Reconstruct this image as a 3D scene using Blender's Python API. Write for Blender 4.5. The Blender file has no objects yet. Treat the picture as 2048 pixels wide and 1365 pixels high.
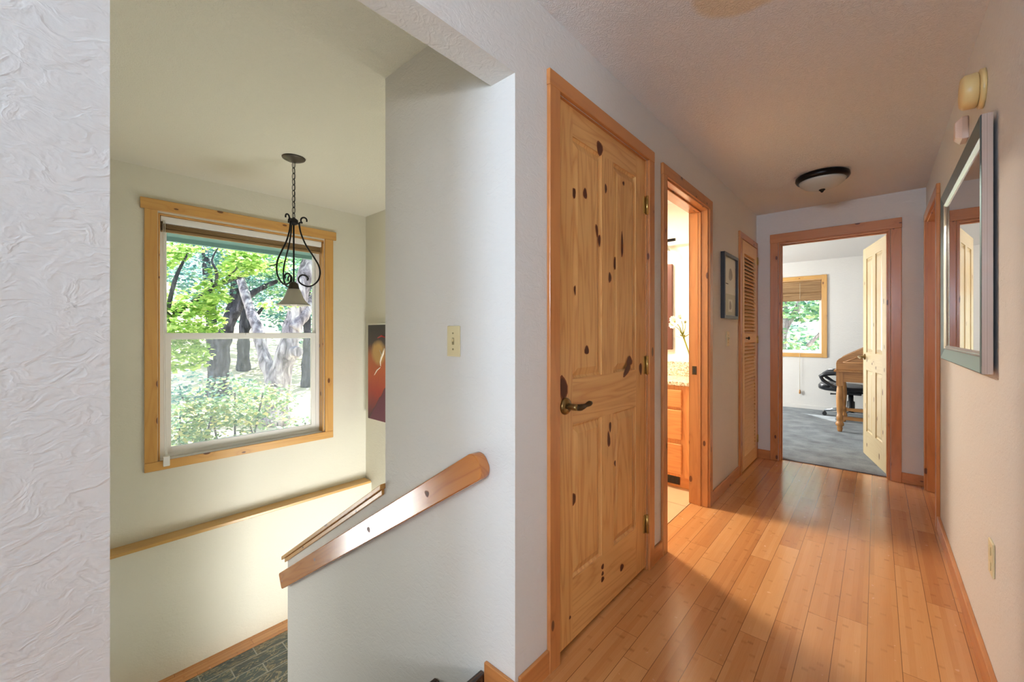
import bpy, bmesh, math, random
from mathutils import Vector, Matrix, noise as mnoise
R = random.Random(7)
PI = math.pi
SC = bpy.context.scene
COL = SC.collection

# ------------------------------------------------------------------ colours / materials
def lin(c):
    return tuple((v/255/12.92 if v/255 <= 0.04045 else ((v/255+0.055)/1.055)**2.4) for v in c) + (1.0,)

class NT:
    """tiny node-tree helper"""
    def __init__(s, name):
        s.m = bpy.data.materials.new(name); s.m.use_nodes = True
        s.t = s.m.node_tree; s.b = s.t.nodes['Principled BSDF']; s.out = s.t.nodes['Material Output']
    def n(s, ty, **kw):
        nd = s.t.nodes.new(ty)
        for k, v in kw.items(): setattr(nd, k, v)
        return nd
    def l(s, a, b): s.t.links.new(a, b)
    def val(s, sock, v):
        if isinstance(v, (int, float, tuple, list)): sock.default_value = v
        else: s.l(v, sock)
    def math(s, op, a, b=0.0, c=None, clamp=False):
        nd = s.n('ShaderNodeMath', operation=op, use_clamp=clamp)
        s.val(nd.inputs[0], a); s.val(nd.inputs[1], b)
        if c is not None: s.val(nd.inputs[2], c)
        return nd.outputs[0]
    def ramp(s, fac, stops, interp='LINEAR'):
        nd = s.n('ShaderNodeValToRGB'); nd.color_ramp.interpolation = interp
        els = nd.color_ramp.elements
        els[0].position, els[0].color = stops[0]
        els[1].position, els[1].color = stops[-1]
        for p, c in stops[1:-1]:
            e = els.new(p); e.color = c
        s.val(nd.inputs[0], fac); return nd.outputs[0]
    def mix(s, fac, a, b, blend='MIX'):
        nd = s.n('ShaderNodeMix', data_type='RGBA', blend_type=blend)
        s.val(nd.inputs[0], fac); s.val(nd.inputs[6], a); s.val(nd.inputs[7], b)
        return nd.outputs[2]
    def noise(s, vec, scale, detail=2.0, rough=0.5, dist=0.0):
        nd = s.n('ShaderNodeTexNoise')
        nd.inputs['Scale'].default_value = scale; nd.inputs['Detail'].default_value = detail
        nd.inputs['Roughness'].default_value = rough; nd.inputs['Distortion'].default_value = dist
        s.l(vec, nd.inputs['Vector']); return nd.outputs[0]
    def obj(s): return s.n('ShaderNodeTexCoord').outputs['Object']
    def uv(s): return s.n('ShaderNodeTexCoord').outputs['UV']
    def scale(s, vec, xyz):
        nd = s.n('ShaderNodeMapping'); nd.inputs['Scale'].default_value = xyz
        s.l(vec, nd.inputs['Vector']); return nd.outputs[0]
    def bump(s, h, strength, dist=0.01):
        nd = s.n('ShaderNodeBump'); nd.inputs['Strength'].default_value = strength
        nd.inputs['Distance'].default_value = dist
        s.l(h, nd.inputs['Height']); s.l(nd.outputs[0], s.b.inputs['Normal'])
    def base(s, v): s.val(s.b.inputs['Base Color'], v)
    def rough(s, v): s.val(s.b.inputs['Roughness'], v)

def plain(name, rgb, rough=0.5, metal=0.0, spec=0.5, coat=0.0, emit=None, estr=0.0, trans=0.0):
    q = NT(name); q.base(lin(rgb)); q.rough(rough)
    q.b.inputs['Metallic'].default_value = metal
    q.b.inputs['Specular IOR Level'].default_value = spec
    q.b.inputs['Coat Weight'].default_value = coat
    q.b.inputs['Transmission Weight'].default_value = trans
    if emit: q.b.inputs['Emission Color'].default_value = lin(emit); q.b.inputs['Emission Strength'].default_value = estr
    return q.m

def paint(name, rgb, kind='wall'):
    q = NT(name); v = q.obj()
    q.rough(0.62); q.b.inputs['Specular IOR Level'].default_value = 0.35
    if kind == 'wall':
        w = q.noise(v, 3.0, 2, 0.5)
        d = q.n('ShaderNodeVectorMath', operation='ADD')
        nn = q.n('ShaderNodeTexNoise'); nn.inputs['Scale'].default_value = 14; q.l(v, nn.inputs['Vector'])
        sc = q.n('ShaderNodeVectorMath', operation='SCALE'); sc.inputs['Scale'].default_value = 0.05
        q.l(nn.outputs['Color'], sc.inputs[0]); q.l(v, d.inputs[0]); q.l(sc.outputs[0], d.inputs[1])
        st = q.scale(d.outputs[0], (24, 24, 46))
        ridge = q.noise(st, 1.0, 3, 0.55, 0.5)
        ridge = q.ramp(ridge, [(0.40, (0, 0, 0, 1)), (0.52, (1, 1, 1, 1)), (0.66, (.35, .35, .35, 1))])
        fine = q.noise(v, 130, 2, 0.6)
        h = q.math('ADD', q.math('MULTIPLY', ridge, 0.75), q.math('MULTIPLY', fine, 0.45))
        q.bump(h, 0.30, 0.0026)
        q.base(q.mix(q.math('MULTIPLY', w, 0.10), lin(rgb), lin(tuple(int(c*0.9) for c in rgb))))
    elif kind == 'ceiling':
        st = q.n('ShaderNodeTexNoise'); st.inputs['Scale'].default_value = 42; st.inputs['Detail'].default_value = 3
        st.inputs['Distortion'].default_value = 1.6; q.l(v, st.inputs['Vector'])
        r = q.ramp(st.outputs[0], [(0.42, (0, 0, 0, 1)), (0.5, (1, 1, 1, 1)), (0.6, (0.1, .1, .1, 1))])
        fine = q.noise(v, 120, 2, 0.6)
        q.bump(q.math('ADD', r, q.math('MULTIPLY', fine, 0.4)), 0.40, 0.004)
        # round yellow lamp glow painted into the hall ceiling colour
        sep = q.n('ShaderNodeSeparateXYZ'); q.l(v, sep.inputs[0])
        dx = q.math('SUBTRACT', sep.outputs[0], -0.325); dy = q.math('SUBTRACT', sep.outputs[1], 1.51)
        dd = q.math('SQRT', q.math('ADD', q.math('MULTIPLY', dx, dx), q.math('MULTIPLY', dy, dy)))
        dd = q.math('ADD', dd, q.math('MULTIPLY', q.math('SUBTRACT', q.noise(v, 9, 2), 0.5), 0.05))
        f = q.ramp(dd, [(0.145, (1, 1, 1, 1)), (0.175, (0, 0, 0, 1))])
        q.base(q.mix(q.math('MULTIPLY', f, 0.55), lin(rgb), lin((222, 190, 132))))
    return q.m

def wood(name, light, dark, knotc, rough=0.33, knots=0.5, contrast=1.0, ring=11.0, coat=0.25):
    q = NT(name); uv = q.uv()
    sep = q.n('ShaderNodeSeparateXYZ'); q.l(uv, sep.inputs[0])
    # knots : sparse cells stretched along the grain
    kv = q.scale(uv, (4.2, 9.0, 1))
    vo = q.n('ShaderNodeTexVoronoi', voronoi_dimensions='2D', feature='F1'); vo.inputs['Scale'].default_value = 1.0
    vo.inputs['Randomness'].default_value = 0.9
    q.l(kv, vo.inputs['Vector'])
    cs = q.n('ShaderNodeSeparateColor'); q.l(vo.outputs['Color'], cs.inputs[0])
    on = q.math('GREATER_THAN', cs.outputs[0], 1.0-knots)
    size = q.math('MULTIPLY_ADD', cs.outputs[1], 0.07, 0.045)
    dist = vo.outputs['Distance']
    k = q.math('SUBTRACT', size, dist)
    knot = q.math('MULTIPLY', q.math('MULTIPLY', k, 45.0, clamp=True), on)
    halo = q.math('MULTIPLY', q.math('POWER', q.math('SUBTRACT', 1.0, q.math('MULTIPLY', dist, 2.3, clamp=True)), 2.0), on)
    # growth rings
    g = q.noise(q.scale(uv, (0.85, 10.0, 1)), 1.0, 2.5, 0.45, 0.15)
    bands = q.math('ADD', q.math('MULTIPLY', g, ring), q.math('MULTIPLY', halo, 1.6))
    pp = q.math('PINGPONG', bands, 0.5)
    pp = q.math('MULTIPLY', pp, 2.0)
    fine = q.noise(q.scale(uv, (6.0, 420.0, 1)), 1.0, 2, 0.6)
    mid = q.noise(q.scale(uv, (0.5, 5.0, 1)), 1.0, 2, 0.5)
    f = q.math('ADD', q.math('MULTIPLY', q.math('POWER', pp, 2.2), 0.55*contrast), q.math('MULTIPLY', q.math('SUBTRACT', fine, 0.5), 0.35*contrast))
    f = q.math('ADD', f, q.math('MULTIPLY', q.math('SUBTRACT', mid, 0.45), 0.9*contrast), clamp=True)
    c = q.mix(f, lin(light), lin(dark))
    c = q.mix(q.math('MULTIPLY', halo, 0.35), c, lin(dark))
    c = q.mix(q.math('MULTIPLY', knot, 0.9), c, lin(knotc))
    q.base(c); q.rough(rough)
    q.b.inputs['Coat Weight'].default_value = coat; q.b.inputs['Coat Roughness'].default_value = 0.18
    q.bump(q.math('ADD', fine, q.math('MULTIPLY', pp, 0.3)), 0.06, 0.002)
    return q.m

def bamboo(name, along='y', w=0.098, tint=(0, 0, 0), L0=0.92):
    """planks along one axis, three strips to a plank with the dark node marks of bamboo"""
    q = NT(name); v = q.obj()
    sep = q.n('ShaderNodeSeparateXYZ'); q.l(v, sep.inputs[0])
    a, c = (sep.outputs[1], sep.outputs[0])
    row = q.math('FLOOR', q.math('DIVIDE', q.math('ADD', c, 20.02), w))
    rf = q.math('FRACT', q.math('DIVIDE', q.math('ADD', c, 20.02), w))
    wn = q.n('ShaderNodeTexWhiteNoise', noise_dimensions='1D'); q.l(row, wn.inputs['W'])
    aa = q.math('ADD', q.math('DIVIDE', q.math('ADD', a, 20.0), L0), q.math('MULTIPLY', wn.outputs[0], 7.0))
    idx = q.math('FLOOR', aa); af = q.math('FRACT', aa)
    wn2 = q.n('ShaderNodeTexWhiteNoise', noise_dimensions='2D')
    cb = q.n('ShaderNodeCombineXYZ'); q.l(row, cb.inputs[0]); q.l(idx, cb.inputs[1]); q.l(cb.outputs[0], wn2.inputs['Vector'])
    tone = wn2.outputs[0]
    # strips
    sw = w/5.0
    sr = q.math('FLOOR', q.math('DIVIDE', q.math('ADD', c, 20.02), sw))
    wn3 = q.n('ShaderNodeTexWhiteNoise', noise_dimensions='2D')
    cb3 = q.n('ShaderNodeCombineXYZ'); q.l(sr, cb3.inputs[0]); q.l(idx, cb3.inputs[1]); q.l(cb3.outputs[0], wn3.inputs['Vector'])
    strip = wn3.outputs[0]
    nl = 0.27
    na = q.math('ADD', q.math('DIVIDE', q.math('ADD', a, 20.0), nl), q.math('MULTIPLY', strip, 9.0))
    nidx = q.math('FLOOR', na); nf = q.math('FRACT', na)
    wn4 = q.n('ShaderNodeTexWhiteNoise', noise_dimensions='2D')
    cb4 = q.n('ShaderNodeCombineXYZ'); q.l(sr, cb4.inputs[0]); q.l(nidx, cb4.inputs[1]); q.l(cb4.outputs[0], wn4.inputs['Vector'])
    near = q.math('SUBTRACT', 1.0, q.math('DIVIDE', q.math('ABSOLUTE', q.math('SUBTRACT', nf, 0.5)), 0.045), clamp=True)
    mark = q.math('MULTIPLY', near, q.math('MULTIPLY', q.math('SUBTRACT', wn4.outputs[0], 0.25, clamp=True), 1.3))
    soft = q.noise(v, 30, 2)
    mark = q.math('MULTIPLY', mark, q.math('MULTIPLY', soft, 1.5))
    fine = q.noise(q.scale(v, (320, 7, 1) ), 1.0, 2, 0.6)
    big = q.noise(q.scale(v, (9, 1.2, 1)), 1.0, 2, 0.5)
    f = q.math('ADD', q.math('MULTIPLY', tone, 0.50), q.math('MULTIPLY', strip, 0.28))
    f = q.math('ADD', f, q.math('MULTIPLY', q.math('SUBTRACT', fine, 0.5), 0.30))
    f = q.math('ADD', f, q.math('MULTIPLY', q.math('SUBTRACT', big, 0.5), 0.5), clamp=True)
    t = tint
    col = q.ramp(f, [(0.0, lin((214+t[0], 157+t[1], 100+t[2]))), (0.5, lin((196+t[0], 134+t[1], 79+t[2]))), (1.0, lin((168+t[0], 104+t[1], 58+t[2])))])
    col = q.mix(q.math('MULTIPLY', mark, 0.5), col, lin((118, 62, 30)))
    # seams
    e1 = q.math('MINIMUM', rf, q.math('SUBTRACT', 1.0, rf)); e1 = q.math('LESS_THAN', e1, 0.0011/w)
    e2 = q.math('MINIMUM', af, q.math('SUBTRACT', 1.0, af)); e2 = q.math('LESS_THAN', e2, 0.0009/L0)
    seam = q.math('MAXIMUM', e1, e2)
    col = q.mix(q.math('MULTIPLY', seam, 0.7), col, lin((70, 38, 20)))
    q.base(col); q.rough(q.math('MULTIPLY_ADD', soft, 0.10, 0.20))
    q.b.inputs['Coat Weight'].default_value = 0.4; q.b.inputs['Coat Roughness'].default_value = 0.12
    q.bump(q.math('SUBTRACT', q.math('MULTIPLY', fine, 0.12), q.math('MULTIPLY', seam, 1.0)), 0.25, 0.0015)
    return q.m

def slate(name):
    q = NT(name); v = q.obj()
    sw = q.n('ShaderNodeSeparateXYZ'); q.l(v, sw.inputs[0])
    cb = q.n('ShaderNodeCombineXYZ'); q.l(sw.outputs[1], cb.inputs[0]); q.l(sw.outputs[0], cb.inputs[1])
    br = q.n('ShaderNodeTexBrick'); q.l(cb.outputs[0], br.inputs['Vector'])
    br.inputs['Scale'].default_value = 1.0; br.inputs['Brick Width'].default_value = 0.34; br.inputs['Row Height'].default_value = 0.115
    br.inputs['Mortar Size'].default_value = 0.006; br.inputs['Color1'].default_value = (0, 0, 0, 1); br.inputs['Color2'].default_value = (1, 1, 1, 1)
    br.inputs['Mortar'].default_value = (.5, .5, .5, 1)
    br.inputs['Mortar Size'].default_value = 0.004
    n1 = q.noise(q.scale(v, (9, 4, 4)), 1.0, 5, 0.6, 1.2)
    n2 = q.noise(q.scale(v, (12, 4, 4)), 1.0, 4, 0.6, 2.0)
    f = q.math('ADD', q.math('MULTIPLY', br.outputs['Color'], 0.25), n1)
    c = q.ramp(f, [(0.35, lin((36, 46, 46))), (0.5, lin((72, 84, 80))), (0.62, lin((52, 62, 62))), (0.72, lin((108, 98, 78))), (0.85, lin((60, 62, 52)))])
    vein = q.ramp(n2, [(0.47, (0, 0, 0, 1)), (0.5, (1, 1, 1, 1)), (0.53, (0, 0, 0, 1))])
    c = q.mix(q.math('MULTIPLY', vein, 0.7), c, lin((176, 158, 122)))
    c = q.mix(br.outputs['Fac'], c, lin((146, 144, 134)))
    q.base(c); q.rough(0.42)
    q.bump(q.math('SUBTRACT', n1, br.outputs['Fac']), 0.4, 0.004)
    return q.m

def carpet(name):
    q = NT(name); v = q.obj()
    a = q.noise(v, 5, 3, 0.6); b = q.noise(v, 160, 2, 0.7)
    f = q.math('ADD', q.math('MULTIPLY', a, 0.7), q.math('MULTIPLY', b, 0.5))
    q.base(q.ramp(f, [(0.38, lin((88, 96, 102))), (0.75, lin((158, 166, 172)))]))
    q.rough(1.0); q.b.inputs['Specular IOR Level'].default_value = 0.05; q.b.inputs['Sheen Weight'].default_value = 0.3
    q.bump(b, 0.9, 0.012)
    return q.m

def granite(name):
    q = NT(name); v = q.obj()
    a = q.noise(v, 60, 4, 0.7, 0.6); b = q.noise(v, 170, 2, 0.7)
    f = q.math('ADD', q.math('MULTIPLY', a, 0.75), q.math('MULTIPLY', b, 0.3))
    q.base(q.ramp(f, [(0.38, lin((74, 52, 38))), (0.45, lin((176, 140, 104))), (0.55, lin((226, 206, 178))), (0.7, lin((240, 230, 214)))]))
    q.rough(0.15); return q.m

def tile(name):
    q = NT(name); v = q.obj()
    br = q.n('ShaderNodeTexBrick'); q.l(v, br.inputs['Vector']); br.offset = 0.0
    br.inputs['Scale'].default_value = 1.0; br.inputs['Brick Width'].default_value = 0.33; br.inputs['Row Height'].default_value = 0.33
    br.inputs['Mortar Size'].default_value = 0.004
    br.inputs['Color1'].default_value = lin((222, 186, 140)); br.inputs['Color2'].default_value = lin((206, 168, 122)); br.inputs['Mortar'].default_value = lin((150, 118, 84))
    n = q.noise(v, 8, 4, 0.6)
    q.base(q.mix(q.math('MULTIPLY', n, 0.35), br.outputs['Color'], lin((236, 206, 164)))); q.rough(0.35)
    return q.m

def leafmat(name, c1, c2, c3, trans=0.45):
    q = NT(name)
    g = q.n('ShaderNodeTexCoord').outputs['UV']
    sep = q.n('ShaderNodeSeparateXYZ'); q.l(g, sep.inputs[0])
    c = q.ramp(sep.outputs[0], [(0.0, lin(c1)), (0.55, lin(c2)), (1.0, lin(c3))])
    q.base(c); q.rough(0.5)
    tr = q.n('ShaderNodeBsdfTranslucent'); q.l(c, tr.inputs[0])
    mx = q.n('ShaderNodeMixShader'); mx.inputs[0].default_value = trans
    q.l(q.b.outputs[0], mx.inputs[1]); q.l(tr.outputs[0], mx.inputs[2]); q.l(mx.outputs[0], q.out.inputs[0])
    return q.m

def barkmat(name, c1, c2, c3):
    q = NT(name); v = q.obj()
    n = q.noise(q.scale(v, (7, 7, 2.2)), 1.0, 5, 0.65, 0.8)
    q.base(q.ramp(n, [(0.35, lin(c1)), (0.5, lin(c2)), (0.68, lin(c3))])); q.rough(0.95)
    q.bump(n, 0.8, 0.05); return q.m

def glassmat(name, haze=0.0):
    """clear pane: mostly transparent with a thin mirror reflection"""
    q = NT(name); q.t.nodes.remove(q.b)
    tr = q.n('ShaderNodeBsdfTransparent'); tr.inputs[0].default_value = (.97, .98, .98, 1)
    gl = q.n('ShaderNodeBsdfGlossy'); gl.inputs['Roughness'].default_value = 0.02
    fr = q.n('ShaderNodeFresnel'); fr.inputs['IOR'].default_value = 1.45
    mx = q.n('ShaderNodeMixShader'); q.l(q.math('MULTIPLY', fr.outputs[0], 0.6), mx.inputs[0]); q.l(tr.outputs[0], mx.inputs[1]); q.l(gl.outputs[0], mx.inputs[2])
    q.l(mx.outputs[0], q.out.inputs[0]); return q.m

def screenmat(name, cover):
    q = NT(name); q.t.nodes.remove(q.b)
    tr = q.n('ShaderNodeBsdfTransparent')
    df = q.n('ShaderNodeBsdfDiffuse'); df.inputs[0].default_value = lin((205, 212, 226))
    tl = q.n('ShaderNodeBsdfTranslucent'); tl.inputs[0].default_value = lin((225, 232, 245))
    m1 = q.n('ShaderNodeMixShader'); m1.inputs[0].default_value = 0.7; q.l(df.outputs[0], m1.inputs[1]); q.l(tl.outputs[0], m1.inputs[2])
    m2 = q.n('ShaderNodeMixShader'); m2.inputs[0].default_value = cover; q.l(tr.outputs[0], m2.inputs[1]); q.l(m1.outputs[0], m2.inputs[2])
    q.l(m2.outputs[0], q.out.inputs[0]); return q.m

M = {}
M['wall'] = paint('wall_paint', (222, 219, 215))
M['wall_cream'] = paint('stairwell_cream_paint', (224, 221, 206))
M['wall_bath'] = paint('bathroom_cream_paint', (232, 226, 212))
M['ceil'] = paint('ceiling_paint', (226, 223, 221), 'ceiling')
M['ceil_cream'] = paint('stairwell_ceiling_paint', (230, 227, 214), 'ceiling')
M['pine'] = wood('knotty_pine_trim', (200, 132, 74), (164, 94, 48), (92, 42, 20), knots=0.42, contrast=0.6, ring=7)
M['pine_door'] = wood('pine_door', (226, 174, 108), (196, 130, 68), (96, 48, 24), knots=0.0, contrast=1.1, rough=0.38)
M['pine_pale'] = wood('pine_pale_door', (212, 188, 142), (186, 154, 104), (110, 66, 34), knots=0.1, contrast=0.5, rough=0.4)
M['pine_win'] = wood('pine_window_trim', (214, 164, 92), (182, 122, 58), (98, 52, 26), knots=0.42, contrast=0.5, ring=7)
M['louver'] = wood('pine_louver', (232, 192, 140), (212, 166, 112), (120, 70, 40), knots=0.0, contrast=0.6, rough=0.42)
M['rail'] = wood('handrail_wood', (196, 122, 60), (158, 84, 38), (84, 36, 16), knots=0.0, contrast=0.9, rough=0.18, coat=0.5)
M['ledge'] = wood('ledge_wood', (206, 164, 98), (182, 134, 72), (104, 66, 36), knots=0.12, contrast=0.5)
M['oak'] = wood('desk_oak', (188, 132, 72), (150, 96, 48), (90, 50, 24), knots=0.0, rough=0.4)
M['vanity'] = wood('vanity_wood', (226, 150, 84), (196, 112, 58), (120, 60, 30), knots=0.05, contrast=0.8)
M['dark_tread'] = wood('dark_tread', (70, 44, 28), (40, 24, 16), (24, 14, 10), knots=0.0, rough=0.25)
M['knot'] = plain('knot_dark', (84, 40, 20), 0.5)
M['knot_red'] = plain('knot_red', (128, 66, 34), 0.5)
M['floor'] = bamboo('bamboo_floor')
M['strip'] = bamboo('bamboo_strip', w=0.066, tint=(-8, -8, -8), L0=0.7)
M['slate'] = slate('slate_tiles'); M['carpet'] = carpet('grey_carpet')
M['granite'] = granite('granite'); M['tile'] = tile('bath_tile')
M['white'] = plain('white_vinyl', (240, 240, 238), 0.35)
M['ivory'] = plain('ivory_plastic', (222, 208, 166), 0.35)
M['ivory_dark'] = plain('ivory_slot', (150, 136, 100), 0.6)
M['yellowed'] = plain('yellowed_plastic', (230, 200, 138), 0.35)
M['pinkish'] = plain('aged_white_plastic', (228, 206, 194), 0.3)
M['iron'] = plain('dark_iron', (26, 24, 26), 0.42, 0.4)
M['bronze'] = plain('bronze_canopy', (84, 76, 66), 0.4, 0.6)
M['darkbronze'] = plain('oil_rubbed_bronze', (22, 15, 13), 0.3, 0.5)
M['brass'] = plain('antique_brass', (150, 124, 78), 0.28, 0.9)
M['brass_dark'] = plain('antique_brass_dark', (74, 58, 38), 0.45, 0.7)
M['hinge'] = plain('hinge_brass', (196, 160, 92), 0.3, 0.8)
M['black'] = plain('black_leather', (30, 31, 36), 0.32)
M['blackplastic'] = plain('black_plastic', (20, 21, 24), 0.38)
M['silver'] = plain('satin_silver', (150, 154, 160), 0.3, 0.8)
M['blackframe'] = plain('black_frame', (30, 24, 24), 0.35)
M['frameside'] = wood('frame_side_wood', (196, 172, 156), (156, 132, 118), (100, 80, 70), knots=0, rough=0.3, ring=16)
M['pewter'] = plain('pewter_frame', (122, 140, 142), 0.34, 0.6)
M['pewter_bead'] = plain('silver_bead', (200, 204, 206), 0.22, 0.9)
M['mirror'] = plain('mirror_glass', (205, 196, 186), 0.015, 1.0)
M['mirror_bath'] = plain('mirror_bath_glass', (96, 64, 54), 0.05, 0.6)
M['frosted'] = plain('frosted_glass', (214, 210, 200), 0.4, trans=0.25)
M['bulb'] = plain('bulb', (255, 244, 220), 0.4, emit=(255, 226, 176), estr=6.0)
M['bulb_off'] = plain('bulb_off', (236, 232, 222), 0.2)
M['glass'] = glassmat('window_glass'); M['screen'] = screenmat('insect_screen', 0.17)
M['cellular'] = plain('tan_cellular_fabric', (150, 122, 84), 0.8)
M['teal'] = plain('teal_soffit_paint', (92, 128, 132), 0.7); M['teal_light'] = plain('rafter_paint', (214, 226, 228), 0.7)
M['paper'] = plain('print_paper', (226, 232, 226), 0.5); M['mat_grey'] = plain('print_grey', (196, 204, 192), 0.5); M['sketch'] = plain('sketch_ink', (164, 168, 168), 0.6); M['ink'] = plain('signature_ink', (70, 70, 74), 0.6)
M['canvas_edge'] = plain('canvas_edge', (228, 224, 210), 0.7)
M['cord'] = plain('cord', (206, 196, 170), 0.7)
M['petal'] = plain('white_petal', (246, 242, 232), 0.6); M['stem'] = plain('flower_stem_green', (146, 146, 48), 0.5); M['stamen'] = plain('flower_centre', (156, 150, 70), 0.6)
M['vase'] = plain('clear_vase', (235, 240, 238), 0.05, trans=0.9)
M['ventdark'] = plain('vent_metal', (60, 42, 30), 0.45, 0.4)
M['siding'] = plain('outer_siding', (120, 130, 128), 0.8)
def weave():
    q = NT('woven_reed'); v = q.obj()
    a = q.noise(q.scale(v, (6, 6, 420)), 1.0, 2, 0.6); b = q.noise(q.scale(v, (2, 2, 60)), 1.0, 2, 0.6)
    f = q.math('ADD', q.math('MULTIPLY', a, 0.55), q.math('MULTIPLY', b, 0.5))
    q.base(q.ramp(f, [(0.35, lin((108, 76, 48))), (0.7, lin((186, 150, 106)))])); q.rough(0.8); q.bump(a, 0.5, 0.003)
    return q.m
M['reed'] = weave()
def painting():
    q = NT('abstract_painting'); uv = q.uv()
    sep = q.n('ShaderNodeSeparateXYZ'); q.l(uv, sep.inputs[0])
    n = q.noise(uv, 6, 4, 0.6, 0.6)
    y = q.math('ADD', sep.outputs[1], q.math('MULTIPLY', q.math('SUBTRACT', n, 0.5), 0.12))
    c = q.ramp(y, [(0.0, lin((70, 22, 34))), (0.10, lin((112, 30, 40))), (0.30, lin((176, 56, 34))), (0.5, lin((196, 92, 42))), (0.68, lin((186, 104, 50))), (0.80, lin((74, 60, 54))), (1.0, lin((52, 48, 48)))])
    # pale bloom
    dx = q.math('DIVIDE', q.math('SUBTRACT', sep.outputs[0], 0.40), 0.30); dy = q.math('DIVIDE', q.math('SUBTRACT', sep.outputs[1], 0.71), 0.14)
    d = q.math('ADD', q.math('MULTIPLY', dx, dx), q.math('MULTIPLY', dy, dy))
    d = q.math('ADD', d, q.math('MULTIPLY', q.math('SUBTRACT', n, 0.5), 0.6))
    c = q.mix(q.ramp(d, [(0.35, (1, 1, 1, 1)), (1.35, (0, 0, 0, 1))]), c, lin((206, 164, 98)))
    # purple lower corner, diagonal
    diag = q.math('SUBTRACT', q.math('MULTIPLY', sep.outputs[0], 0.55), sep.outputs[1])
    diag = q.math('ADD', diag, q.math('MULTIPLY', q.math('SUBTRACT', n, 0.5), 0.08))
    c = q.mix(q.ramp(diag, [(-0.10, (0, 0, 0, 1)), (-0.04, (.8, .8, .8, 1))]), c, lin((48, 26, 28)))
    c = q.mix(q.ramp(diag, [(-0.03, (0, 0, 0, 1)), (0.03, (1, 1, 1, 1))]), c, lin((106, 34, 62)))
    q.base(c); q.rough(0.4); return q.m
M['painting'] = painting()
M['swirl'] = plain('white_brushstroke', (236, 226, 206), 0.5); M['red_dab'] = plain('red_brushstroke', (170, 40, 40), 0.5)
M['maple'] = leafmat('maple_leaf', (110, 154, 72), (166, 202, 102), (222, 236, 158), 0.5)
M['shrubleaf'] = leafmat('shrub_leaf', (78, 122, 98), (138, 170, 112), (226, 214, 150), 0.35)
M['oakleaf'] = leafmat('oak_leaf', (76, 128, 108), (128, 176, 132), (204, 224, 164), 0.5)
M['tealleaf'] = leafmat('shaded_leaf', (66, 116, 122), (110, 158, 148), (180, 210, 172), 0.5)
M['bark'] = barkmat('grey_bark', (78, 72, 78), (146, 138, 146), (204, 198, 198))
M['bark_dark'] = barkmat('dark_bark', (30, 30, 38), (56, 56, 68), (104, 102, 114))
def ground():
    q = NT('dry_grass'); v = q.obj()
    a = q.noise(v, 0.7, 4, 0.6); b = q.noise(v, 9, 4, 0.7)
    f = q.math('ADD', q.math('MULTIPLY', a, 0.6), q.math('MULTIPLY', b, 0.4))
    q.base(q.ramp(f, [(0.35, lin((150, 138, 104))), (0.5, lin((206, 194, 162))), (0.7, lin((226, 216, 190)))])); q.rough(1.0)
    q.bump(b, 0.6, 0.05); return q.m
M['ground'] = ground()

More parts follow.
